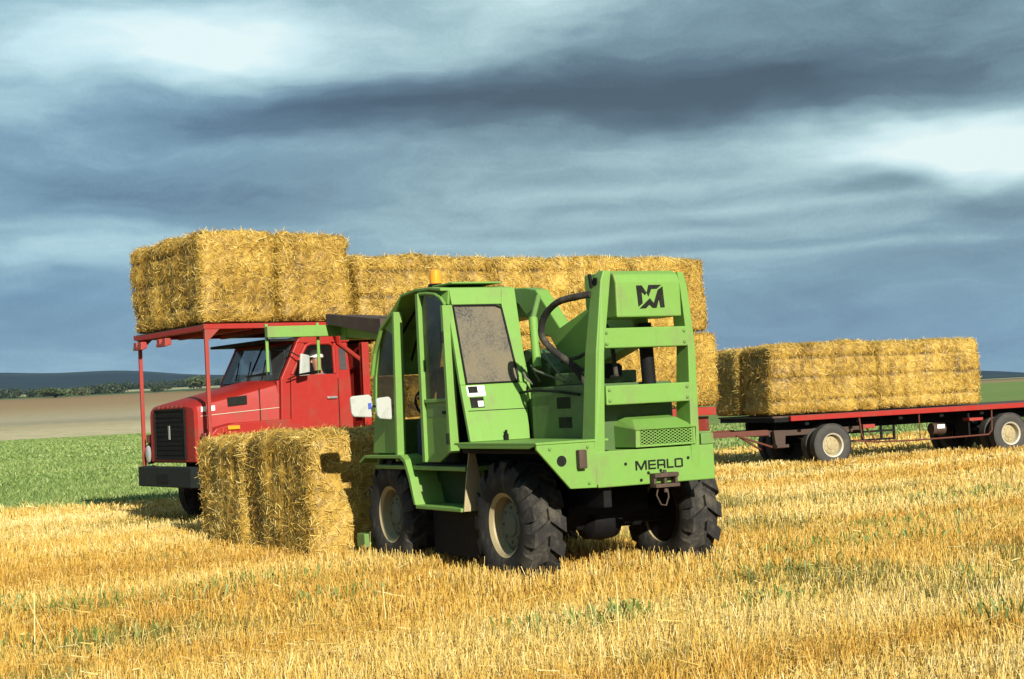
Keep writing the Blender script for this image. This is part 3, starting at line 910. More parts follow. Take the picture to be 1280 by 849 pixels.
# ------------------------------------------------------------------ telehandler
def build_tele():
    T = TELE
    G = M['green']
    # chassis and axles
    mb = MB()
    mb.prism([(-.20, .95), (-.20, .66), (-.05, .46), (2.9, .46), (3.2, .62), (3.2, .95), (2.0, .95), (1.6, .90)], 'y', -.42, .42)
    mb.box(-.80, .62, .42, 1.02, 1.185, 1.228); mb.box(-.42, .6, -1.0, -.42, 1.18, 1.228); mb.box(-.85, .62, .36, .44, .70, 1.184)
    mb.box(.68, 1.78, .42, .80, .20, .64)
    mb.box(.68, 1.78, -.80, -.42, .52, .95)
    mb.box(-.2, .2, -.42, .42, .60, 1.0)
    mb.build('chassis', M['black'], T, .012)
    for x in (0, 2.45):
        a = MB()
        a.tube([(x, -.70, .56), (x, .70, .56)], .085, 12)
        a.lathe([(.10, -.20), (.19, -.14), (.21, 0), (.19, .14), (.10, .20)], (x, 0, .56), 'y', 18)
        a.build('axle', M['black'], T, smooth=True)
    for x, y, st in (0, .80, 0), (0, -.80, 0), (2.45, .80, .0), (2.45, -.80, .0):
        make_wheel(T, (x, y, .56), .56, .36, .275, 1 if y > 0 else -1, 15, M['rubber'], M['rim'], M['hub'], st, .10)
    # counterweight / rear plate with lettering
    mb = MB()
    mb.box(-.93, -.40, -.645, .535, .876, 1.178)
    cw = mb.build('rear_counterweight', G, T, .010)
    lt = MB()
    def st(y0, y1, z0, z1): lt.box(-.936, -.928, y0, y1, z0, z1)
    H0, H1, w = 1.000, 1.078, .015
    cur = .165
    def quad(pts): lt.prism(pts, 'x', -.936, -.928)
    # M
    quad([(cur, H0), (cur, H1), (cur - w, H1), (cur - w, H0)])
    quad([(cur - .004, H1), (cur - .050, H0), (cur - .058, H0), (cur - .058, H0 + .018), (cur - .022, H1)])
    quad([(cur - .108, H1), (cur - .062, H0), (cur - .054, H0), (cur - .054, H0 + .018), (cur - .090, H1)])
    quad([(cur - .112, H0), (cur - .112, H1), (cur - .112 + w, H1), (cur - .112 + w, H0)])
    cur -= .128
    # E
    st(cur, cur - w, H0, H1)
    for z in (H0, (H0 + H1) / 2 - w * .43, H1 - w * .86): st(cur - w + .001, cur - .075, z, z + w * .86)
    cur -= .090
    # R
    st(cur, cur - w, H0, H1); st(cur - w + .001, cur - .066, H1 - w * .86, H1); st(cur - w + .001, cur - .066, H0 + .026, H0 + .026 + w * .86); st(cur - .066, cur - .066 - w, H0 + .002, H1 - .004)
    cur -= .097
    # L
    st(cur, cur - w, H0, H1); st(cur - w + .001, cur - .068, H0, H0 + w * .86)
    cur -= .080
    # O
    st(cur, cur - w, H0 + .004, H1 - .004); st(cur - w + .001, cur - .068, H0, H0 + w * .86); st(cur - w + .001, cur - .068, H1 - w * .86, H1); st(cur - .068, cur - .068 - w, H0 + .004, H1 - .004)
    lt.build('lettering', M['decal'], cw)
    for y, z in ((.262, 1.06), (-.37, 1.075), (.04, .972), (-.085, .985), (.115, .915)):
        bo = MB(); bo.lathe([(.013, 0), (.013, .008), (.006, .012)], (-.93, y, z), 'x', 10, -1); bo.build('bolt', M['decal'], cw)
    mb = MB()
    mb.box(-1.02, -.93, -.21, .03, .93, .965); mb.box(-1.03, -.93, -.21, .03, .845, .875); mb.box(-1.0, -.93, .005, .03, .876, .929); mb.box(-1.0, -.93, -.21, -.185, .876, .929)
    mb.tube([(-.985, -.09, .99), (-.985, -.09, .80)], .017, 8)
    mb.tube([(-.985, -.02, .86), (-.98, .0, .78), (-.98, -.04, .70), (-.98, -.09, .69), (-.98, -.12, .76), (-.98, -.11, .84)], .008, 6)
    mb.build('tow_hitch', M['rust_dark'], T, .004)
    # left rear fender: rear face with cut corner, deck on top
    mb = MB()
    mb.prism([(.545, .882), (.797, .888), (1.10, 1.225), (1.10, 1.262), (.545, 1.262)], 'x', -.925, -.895)
    mb.box(-.925, .60, .41, 1.105, 1.264, 1.284)
    mb.prism([(-.925, 1.2635), (.55, 1.2635), (.50, 1.232), (-.80, 1.232)], 'y', 1.085, 1.105)
    fn = mb.build('rear_fender', G, T, .005)
    lm = MB(); lm.lathe([(.045, 0), (.045, .004)], (-.926, .873, 1.122), 'x', 20, -1); lm.build('hole_disc', M['decal'], fn)  # flat dark disc standing in for a shaded hole in the plate
    lm = MB(); lm.box(-.985, -.926, .66, .735, 1.05, 1.205); lm.build('tail_lamp', M['rust_dark'], fn, .008)
    lm = MB(); lm.box(-.935, -.40, -.645, -.515, 1.180, 1.275); lm.box(-.3995, .5, -1.0, -.515, 1.235, 1.275); lm.build('right_fender', M['green_dirty'], T, .006)
    # rear tower: two tapering uprights
    for nm, out, inn in (('L', [(.545, .90), (.549, 1.18), (.499, 2.0), (.42, 2.60), (.387, 2.69)], [(.312, 2.685), (.325, 2.60), (.418, 2.0), (.450, 1.17), (.455, .90)]),
                         ('R', [(-.490, .90), (-.492, 1.23), (-.50, 2.03), (-.45, 2.55), (-.415, 2.67)], [(-.355, 2.67), (-.375, 2.55), (-.425, 2.03), (-.405, 1.23), (-.405, .90)])):
        mb = MB()
        pts = out + inn
        k = len(pts)
        # forward edge leans with height, so the side face narrows to the top
        V = [(-.945 if z > 1.18 else -.925, y, z) for y, z in pts] + [(-.945 + max(.10, .235 - (z - 1.2) * .06 - (.06 if z > 2.62 else 0)), y, z) for y, z in pts]
        F = [list(range(k)), list(range(2 * k - 1, k - 1, -1))] + [[i, (i + 1) % k, k + (i + 1) % k, k + i] for i in range(k)]
        mb.add(V, F)
        mb.build('tower_upright', G, T, .008)
    mb = MB(); mb.box(-.944, -.80, -.425, .42, 1.558, 1.722); mb.build('tower_crossbar', G, T, .010)
    mb = MB(); mb.box(-.944, -.80, -.430, .405, 2.034, 2.204); mb.build('tower_crossbar', G, T, .010)
    # pins at the top
    for ya, yb in ((.43, .30), (-.31, -.46)):
        mb = MB(); mb.tube([(-.86, ya, 2.60), (-.86, yb, 2.60)], .035, 12); mb.build('tower_pin', M['black'], T, smooth=True)
    mb = MB(); mb.tube([(-.80, .425, 2.55), (-.80, .44, 2.67)], .016, 8); mb.build('work_lamp_stub', M['black'], T, smooth=True)
    # boom head with emblem
    mb = MB()
    mb.prism([(-.962, 2.29), (-.962, 2.585), (-.93, 2.655), (-.86, 2.690), (-.45, 2.690), (-.45, 2.40), (-.60, 2.29)], 'y', -.365, .285)
    hd = mb.build('boom_head', G, T, .012)
    em = MB()
    def lg(pts):
        q = [(.293 - .00806 * (780 + X / 15.43 - 768), 2.29 + (397 - (345 + Y / 15.43)) * .00667) for X, Y in pts]
        em.prism(q, 'x', -.968, -.961)
    lg([(215, 185), (320, 185), (408, 330), (380, 375), (312, 310), (322, 535), (243, 600)])
    lg([(452, 178), (700, 176), (612, 252), (502, 256), (442, 405), (412, 335)])
    lg([(265, 637), (405, 500), (452, 565), (385, 633)])
    lg([(405, 500), (468, 440), (540, 540), (590, 628), (515, 630), (452, 565)])
    lg([(540, 540), (628, 280), (722, 208), (640, 455), (590, 628)])
    lg([(640, 455), (722, 208), (745, 622), (665, 625)])
    em.build('emblem', M['decal'], hd)
    # boom: rear arm rising into the tower, swan neck, main section beside the cab
    mb = MB()
    mb.prism([(.70, 2.30), (1.14, 2.70), (1.35, 2.735), (1.60, 2.75), (1.60, 2.62), (1.50, 2.58), (1.14, 2.285), (.88, 2.215)], 'y', -.25, -.11)
    mb.prism([(-.60, 2.66), (.15, 2.45), (.699, 2.299), (.879, 2.214), (.72, 2.05), (.30, 1.90), (0.0, 1.93), (-.60, 2.08)], 'y', -.26, -.10)
    mb.prism([(1.598, 2.74), (4.85, 2.60), (4.85, 2.30), (1.598, 2.46)], 'y', -.40, -.12)
    bm_ = mb.build('boom', G, T, .012)
    mb = MB(); mb.prism([(1.28, 1.747), (1.28, 2.09), (1.05, 2.12), (.80, 2.04), (.45, 1.90), (.45, 1.747)], 'y', -.30, .06); mb.tube([(.6, -.3, 1.9), (.6, .12, 1.9)], .07, 12); mb.build('boom_mount', M['shaded_grimy'], T, .01)
    mb = MB(); mb.prism([(4.0, 2.60), (6.15, 2.75), (6.15, 2.53), (4.0, 2.34)], 'y', -.37, -.15); mb.build('boom_extension', G, bm_, .008)
    mb = MB(); mb.prism([(4.55, 2.655), (6.25, 2.830), (6.25, 2.70), (4.55, 2.475)], 'y', -.02, .06); mb.prism([(4.55, 2.665), (6.25, 2.815), (6.25, 2.77), (4.55, 2.62)], 'y', -.40, -.021)
    mb.build('hose_tray', M['wood'], bm_, .006)
    # carriage with hanging tines
    mb = MB()
    mb.box(6.26, 6.36, -.16, .82, 2.555, 2.695); mb.box(6.10, 6.30, -.38, -.14, 2.50, 2.74)
    cg = mb.build('fork_carriage', G, T, .008)
    for y in (.795, .125):
        mb = MB(); mb.box(6.361, 6.385, y - .018, y + .018, 2.10, 2.73); mb.build('carriage_hook', G, cg, .004)
        mb = MB(); mb.prism([(6.36, 2.10), (6.36, 2.14), (7.2, 2.115), (7.2, 2.10)], 'y', y - .016, y + .016); mb.build('fork_tine', M['black'], cg)
    # lift ram and hose
    mb = MB()
    mb.tube([(.80, .12, 2.40), (.62, .20, 1.93)], .043, 12)
    rm = mb.build('lift_ram', G, T, smooth=True)
    mb = MB(); mb.tube([(1.0, -.06, 2.62), (.80, .12, 2.40)], .026, 10); mb.build('ram_rod', M['green_dirty'], rm, smooth=True)
    mb = MB()
    hp = [(-.80, .44, 2.50), (-.66, .50, 2.49), (-.42, .55, 2.46), (-.20, .56, 2.35), (-.12, .55, 2.20), (-.20, .50, 2.07), (-.34, .42, 1.95), (-.40, .36, 1.85), (-.42, .30, 1.74)]
    sp = []
    for i in range(len(hp) - 1):
        p0 = Vector(hp[max(0, i - 1)]); p1 = Vector(hp[i]); p2 = Vector(hp[i + 1]); p3 = Vector(hp[min(len(hp) - 1, i + 2)])
        for t in (0, .25, .5, .75):
            sp.append(.5 * ((2 * p1) + (p2 - p0) * t + (2 * p0 - 5 * p1 + 4 * p2 - p3) * t * t + (3 * p1 - p0 - 3 * p2 + p3) * t ** 3))
    sp.append(Vector(hp[-1]))
    mb.tube(sp, .030, 10)
    mb.build('hydraulic_hose', M['rubber'], T, smooth=True)
    mb = MB()
    mb.tube([(.55, .22, 1.80), (.56, .30, 1.95), (.40, .34, 1.90), (.20, .30, 1.84), (-.05, .30, 1.78)], .010, 6)
    mb.build('thin_hose', M['hub'], T, smooth=True); mb = MB()
    mb.tube([(.40, .25, 2.08), (.22, .30, 1.98), (.0, .32, 1.85), (-.15, .30, 1.78)], .009, 6)
    mb.build('thin_hose', M['hub'], T, smooth=True); mb = MB()
    mb.tube([(.70, .34, 1.98), (.56, .36, 1.84), (.54, .30, 1.78)], .012, 6)
    mb.build('thin_hose', M['hub'], T, smooth=True)
    # engine box
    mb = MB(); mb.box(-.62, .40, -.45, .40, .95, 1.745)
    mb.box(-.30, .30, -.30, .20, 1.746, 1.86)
    eb = mb.build('engine_box', M['shaded_grimy'], T, .012)
    mb = MB()
    for x0, x1, z0, z1 in ((-.30, -.07, 1.545, 1.645), (-.31, -.09, 1.375, 1.470)):
        mb.box(x0, x1, .397, .404, z0, z1)
    mb.build('louvre', M['decal'], eb)
    mb = MB(); mb.lathe([(.12, 0), (.135, .03), (.135, .10), (.11, .13)], (-.32, .02, 1.79), 'z', 20); mb.build('air_filter', M['black'], eb, smooth=True)
    mb = MB(); mb.tube([(-.72, -.16, 1.55), (-.68, -.16, 2.25)], .062, 12); mb.build('tilt_ram', M['black'], T, smooth=True)
    # ventilated hood on the counterweight
    mb = MB()
    a = [(-.955, .165, 1.345), (-.40, .165, 1.405), (-.40, -.445, 1.405), (-.955, -.445, 1.345)]
    b = [(-.80, .085, 1.425), (-.40, .085, 1.492), (-.40, -.365, 1.492), (-.80, -.365, 1.425)]
    c = [(-.955, .165, 1.19), (-.40, .165, 1.19), (-.40, -.445, 1.19), (-.955, -.445, 1.19)]
    mb.add(c + a + b, [(0, 3, 2, 1), (0, 1, 5, 4), (1, 2, 6, 5), (2, 3, 7, 6), (4, 5, 9, 8), (5, 6, 10, 9), (6, 7, 11, 10), (7, 4, 8, 11), (8, 9, 10, 11),
                       ])
    # front frame round the grille opening
    for y0, y1, z0, z1 in ((.165, .115, 1.19, 1.345), (-.42, -.445, 1.19, 1.345), (.115, -.42, 1.19, 1.208), (.115, -.42, 1.332, 1.345)):
        mb.hexa([(-.956, y0, z0), (-.956, y1, z0), (-.93, y1, z0), (-.93, y0, z0), (-.956, y0, z1), (-.956, y1, z1), (-.93, y1, z1), (-.93, y0, z1)])
    hdn = mb.build('ventilation_hood', G, T, .006)
    mb = MB()
    k = 17
    for i in range(-5, k):
        for sg in (-1, 1):
            y0 = .115 - .535 * i / (k - 5) if sg > 0 else .115 - .535 * (i + 4.9) / (k - 5)
            y1 = y0 - sg * .22
            z0, z1 = 1.208, 1.332
            # clip to the opening
            lo, hi = -.42, .115
            p, q = (y0, z0), (y1, z1)
            ts = [0, 1]
            for bound in (lo, hi):
                if (p[0] - bound) * (q[0] - bound) < 0:
                    t = (bound - p[0]) / (q[0] - p[0])
                    if (p[0] < lo) or (p[0] > hi): ts[0] = max(ts[0], t)
                    else: ts[1] = min(ts[1], t)
            if max(p[0], q[0]) < lo or min(p[0], q[0]) > hi or ts[1] - ts[0] < .02: continue
            a_ = (p[0] + (q[0] - p[0]) * ts[0], p[1] + (q[1] - p[1]) * ts[0]); b_ = (p[0] + (q[0] - p[0]) * ts[1], p[1] + (q[1] - p[1]) * ts[1])
            mb.tube([(-.948, a_[0], a_[1]), (-.948, b_[0], b_[1])], .0042, 4)
    mb.build('mesh_grille', G, hdn)
    mb = MB(); mb.box(-.905, -.90, -.42, .115, 1.20, 1.34); mb.build('grille_backing', M['decal'], hdn)

    # ---------------- cab
    xr = lambda z: .45 + (z - 1.25) * .3
    P = lambda y, z: (xr(z), y, z)
    off = (.045, 0, 0)
    mb = MB()
    mb.plate([P(1.005, 1.286), P(1.005, 1.80), P(.950, 1.80), P(.392, 1.803), P(.315, 1.80), P(.34, 1.74), P(.40, 1.286)], off)
    mb.plate([P(.392, 1.8035), P(.426, 2.545), P(.395, 2.70), P(.256, 2.70), P(.312, 1.8035)], off)
    mb.plate([P(.940, 2.5455), P(.94, 2.70), P(.3955, 2.70), P(.4265, 2.5455)], off)
    mb.plate([P(1.005, 1.8005), P(.985, 2.545), P(.9405, 2.545), P(.9505, 1.8005)], off)
    # chamfered corner up to the roof
    mb.plate([(.84, .984, 2.548), (1.40, 1.03, 2.715), (.888, .945, 2.702)], (.02, -.03, 0))
    # right wall and lower inside
    mb.prism([(.50, 1.29), (.70, 1.95), (2.60, 1.95), (2.70, 1.0), (.6, 1.0)], 'y', .27, .30)
    mb.prism([(.70, 1.951), (.93, 2.69), (1.05, 2.70), (.83, 1.951)], 'y', .27, .30)
    mb.box(.62, 2.68, .30, 1.0, 1.02, 1.06)
    # lower left wall ahead of the door, and arch-top filler round the quarter window
    mb.prism([(2.06, 1.175), (2.06, 1.555), (2.62, 1.588), (2.71, 1.175)], 'y', .965, 1.0)
    mb.prism([(2.06, 2.30), (2.12, 2.36), (2.30, 2.42), (2.42, 2.33), (2.555, 1.95), (2.60, 1.589), (2.67, 1.589), (2.64, 1.9), (2.53, 2.20), (2.34, 2.42), (2.06, 2.545)], 'y', .965, 1.0)
    mb.prism([(2.70, 1.02), (2.70, 1.5), (2.66, 1.5), (2.66, 1.02)], 'y', .30, .964)
    cab = mb.build('cab', G, T, .006)
    q = MB(); q.prism([(.56, 1.06), (.72, 1.94), (2.58, 1.94), (2.66, 1.06)], 'y', .302, .312); q.box(.64, 2.64, .313, .96, 1.061, 1.075); q.plate([P(.96, 1.30), P(.96, 1.79), P(.40, 1.79), P(.40, 1.30)], (.01, 0, 0))
    for i_ in range(8): q.v[-1 - i_] = (q.v[-1 - i_][0] + .05, q.v[-1 - i_][1], q.v[-1 - i_][2])
    q.build('cab_shade_lining', M['dark'], cab)  # dark sheets added to paint in the shade of the cab interior
    # roof: bent strip following the side profile
    prof = [(.885, 2.705), (1.15, 2.735), (1.45, 2.745), (1.78, 2.72), (2.08, 2.555), (2.34, 2.43), (2.53, 2.21), (2.62, 1.98)]
    mb = MB()
    up = prof; dn = [(x - .02 if x > 2 else x, z - .028) for x, z in prof]
    mb.prism(up + dn[::-1], 'y', .265, 1.03)
    mb.box(.95, 1.50, .36, .88, 2.748, 2.766)
    rf = mb.build('cab_roof', G, cab, .008)
    mb = MB(); mb.lathe([(.072, 0), (.075, .035), (.058, .04)], (1.42, .82, 2.748), 'z', 20); bb = mb.build('beacon_base', M['black'], rf, smooth=True)
    mb = MB(); mb.lathe([(.056, .041), (.058, .10), (.054, .165), (.035, .178)], (1.42, .82, 2.748), 'z', 20); mb.build('beacon', M['amber'], rf, smooth=True)
    # pillars and door
    mb = MB(); mb.prism([(2.0, 1.10), (2.055, 1.10), (1.985, 2.56), (1.935, 2.56)], 'y', .95, 1.045); mb.build('cab_pillar', G, cab, .006)
    mb = MB()
    mb.box(1.365, 1.425, .95, 1.045, 1.10, 2.69)
    mb.prism([(.765, 1.19), (.82, 1.19), (.85, 2.54), (.80, 2.54)], 'y', .965, 1.06)
    arch = [(.825, 2.545), (.90, 2.610), (1.02, 2.657), (1.20, 2.68), (1.40, 2.688)]
    mb.tube([(x, 1.02, z) for x, z in arch], .016, 8)
    mb.prism([(1.3645, 1.10), (1.12, 1.10), (.90, 1.19), (.82, 1.19), (.83, 1.655), (1.3645, 1.655)], 'y', .985, 1.01)
    mb.box(.831, 1.3645, .975, 1.03, 1.655, 1.69)
    door = mb.build('door', G, cab, .005)
    mb = MB(); mb.box(.90, 1.32, 1.009, 1.0135, 1.52, 1.615); mb.build('handle_recess', M['green_dirty'], door, .003)
    mb = MB(); mb.box(.86, .97, 1.014, 1.035, 1.545, 1.575); mb.build('handle', M['decal'], door, .004)
    mb = MB(); mb.prism([(.84, 1.691), (.855, 2.545), (1.02, 2.645), (1.363, 2.675), (1.363, 1.691)], 'y', .996, 1.004); mb.build('window', M['glass_dark'], door)
    mb = MB(); mb.prism([(2.595, 1.589), (2.55, 1.95), (2.42, 2.325), (2.30, 2.415), (2.12, 2.355), (2.065, 2.29), (2.062, 1.558)], 'y', .978, .986); mb.build('quarter_window', M['glass_dark'], cab)
    # rear window: pane with dark rubber seal
    mb = MB(); mb.plate([P(.945, 1.806), P(.936, 2.542), P(.50, 2.542), P(.428, 2.51), P(.396, 1.85), P(.42, 1.808)], (.012, 0, 0))
    for v_ in range(len(mb.v)): mb.v[v_] = (mb.v[v_][0] + .010, mb.v[v_][1], mb.v[v_][2])
    rw = mb.build('rear_window', M['glass_dusty'], cab)
    mb = MB()
    loop = [P(.940, 1.812), P(.931, 2.536), P(.50, 2.536), P(.436, 2.505), P(.402, 1.855), P(.425, 1.813)]
    mb.tube([(a - .004, b, c) for a, b, c in loop], .009, 6, closed=True)
    mb.build('window_seal', M['dark'], rw)
    mb = MB(); mb.prism([(.31, 1.52), (.31, 1.95), (.955, 1.95), (.955, 1.52)], 'x', 2.64, 2.65); mb.build('windscreen', M['glass_screen'], cab)
    # seam, stickers and filler cap below the rear window
    def onrear(name, y0, y1, z0, z1, mat, lift=.004):
        q = MB(); q.plate([(xr(z0) - lift, y0, z0), (xr(z0) - lift, y1, z0), (xr(z1) - lift, y1, z1), (xr(z1) - lift, y0, z1)], (.003, 0, 0)); return q.build(name, mat, cab)
    onrear('panel_seam', .975, .36, 1.560, 1.566, M['decal'])
    onrear('sticker', .952, .77, 1.695, 1.79, M['sticker'])
    onrear('sticker', .938, .80, 1.590, 1.685, M['decal'], .005)
    onrear('sticker', .865, .808, 1.600, 1.650, M['sticker'], .008)
    onrear('sticker', .938, .845, 1.725, 1.785, M['decal'], .008)
    mb = MB(); mb.lathe([(.022, 0), (.022, .05), (.012, .06), (.012, .09)], (.44, .655, 1.287), 'z', 12); mb.build('filler_cap', M['black'], cab, smooth=True)
    # step well, step, mud plate, front fender
    mb = MB()
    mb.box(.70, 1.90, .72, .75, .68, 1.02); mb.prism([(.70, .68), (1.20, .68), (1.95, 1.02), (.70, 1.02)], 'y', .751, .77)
    mb.build('step_well', paint('shaded_muddy_green_paint', (.020, .042, .013), .7, .6, (.05, .042, .022), spec=.2), T, .004)  # shade of the step well put into the base green, mud spots over it
    mb = MB(); mb.box(.64, 1.62, .74, 1.05, .655, .69); mb.build('step', M['green'], T, .006)
    mb = MB(); mb.prism([(.83, .66), (1.03, .66), (.99, .95), (.94, 1.26), (.90, 1.26), (.84, .9)], 'x', .615, .632); mb.build('mud_plate', M['rim'], T, .003)
    mb = MB()
    arc = [(2.95, 1.10), (2.80, 1.155), (1.90, 1.165), (1.80, 1.12), (1.70, .95), (1.60, .69)]
    dn = [(2.94, 1.07), (2.80, 1.125), (1.93, 1.130), (1.84, 1.09), (1.74, .92), (1.645, .69)]
    mb.prism(arc + dn[::-1], 'y', .52, 1.06)
    mb.build('front_fender', G, T, .005)
    mb = MB(); mb.prism([(2.9, .14), (3.35, .14), (3.35, .45), (3.1, .80), (2.98, .80)], 'y', .55, .60); mb.box(3.0, 3.2, .60, 1.02, .20, .34); mb.build('front_guard', M['green_dirty'], T, .006)
    # hinges, bolts, seams and a grab rail
    for z in (1.32, 2.25):
        mb = MB(); mb.tube([(.80 + (z - 1.2) * .02, 1.066, z - .05), (.80 + (z - 1.2) * .02, 1.066, z + .05)], .018, 8); mb.build('door_hinge', M['black'], door, smooth=True)
    for y in (.39, -.39):
        for z in (1.595, 1.685, 2.07, 2.165):
            mb = MB(); mb.lathe([(.014, 0), (.014, .008), (.008, .012)], (-.945, y, z), 'x', 8, -1); mb.build('bolt', M['green_dirty'], T)
    for y, z in ((.62, 1.225), (.98, 1.225), (.62, .925)):
        mb = MB(); mb.lathe([(.014, 0), (.014, .008), (.008, .012)], (-.926, y, z), 'x', 8, -1); mb.build('bolt', M['green_dirty'], fn)
    mb = MB(); mb.tube([(.70, .405, 1.70), (.30, .43, 1.72), (-.10, .42, 1.70), (-.5, .42, 1.66)], .012, 6); mb.build('hydraulic_pipe', M['black'], T, smooth=True)
    mb = MB(); mb.tube([(-.62, .30, 1.95), (-.30, .22, 2.02), (.10, .05, 2.0), (.5, .0, 1.98)], .018, 8); mb.build('hydraulic_hose', M['rubber'], T, smooth=True)
    mb = MB(); mb.tube([(-.60, .10, 1.80), (-.55, .10, 2.10), (-.35, .02, 2.25), (-.1, -.08, 2.2)], .020, 8); mb.build('hydraulic_hose', M['rubber'], T, smooth=True)
    # inside: seat, wheel, dash
    mb = MB()
    mb.box(1.02, 1.50, .42, .90, 1.28, 1.42); mb.hexa([(.98, .42, 1.42), (1.10, .42, 1.42), (1.10, .90, 1.42), (.98, .90, 1.42), (.88, .46, 2.0), (.97, .46, 2.0), (.97, .86, 2.0), (.88, .86, 2.0)])
    mb.box(1.1, 1.4, .5, .82, 1.06, 1.28)
    mb.build('driver_seat', M['dark'], cab, .03)
    mb = MB(); mb.tube([(2.25, .65, 1.06), (2.0, .65, 1.62)], .035, 8)
    ring = [(1.985 + .07 * math.cos(t) , .65 + .18 * math.sin(t), 1.65 + .17 * math.cos(t) * .9) for t in [2 * math.pi * i / 20 for i in range(20)]]
    mb.tube(ring, .014, 6, closed=True)
    mb.build('steering_wheel', M['dark'], cab, smooth=True)
    for y in (.45, .62, .80):
        mb = MB(); mb.tube([(1.9, y, 2.60), (2.3, y, 2.36), (2.50, y, 2.10)], .012, 6); mb.build('roof_guard_bar', M['black'], cab)
    # mirrors
    for (x, y, z, rz, w2) in ((2.32, 1.270, 1.655, .0, .24), (2.14, 1.105, 1.625, .0, .175)):
        mb = MB()
        mb.prism([(-w2 / 2 + .02, -.115), (w2 / 2 - .035, -.10), (w2 / 2 - .01, -.07), (w2 / 2, .085), (w2 / 2 - .02, .105), (-w2 / 2 + .035, .115), (-w2 / 2 + .01, .09), (-w2 / 2, -.09)], 'x', -.016, .016)
        o = mb.build('mirror', M['white'], T, .012)
        o.location = (x, y, z); o.rotation_euler = (0, .0, rz)
        if w2 > .2:
            a = MB(); a.tube([(.03, -.26, -.02), (.03, -.12, 0), (.03, 0, .0)], .011, 6); a.build('mirror_arm', M['black'], o)
            a = MB(); a.box(-.021, -.0165, -.10, -.065, -.03, .03); a.build('sticker', M['blue'], o)
build_tele()
p = to_world(TELE, (1.38, .68, 1.46))
make_person(p, math.pi / 2 + HEAD, 'driver in dark navy work clothes seated inside the green telehandler cab', M['cloth_navy'], M['cloth_navy'], False)

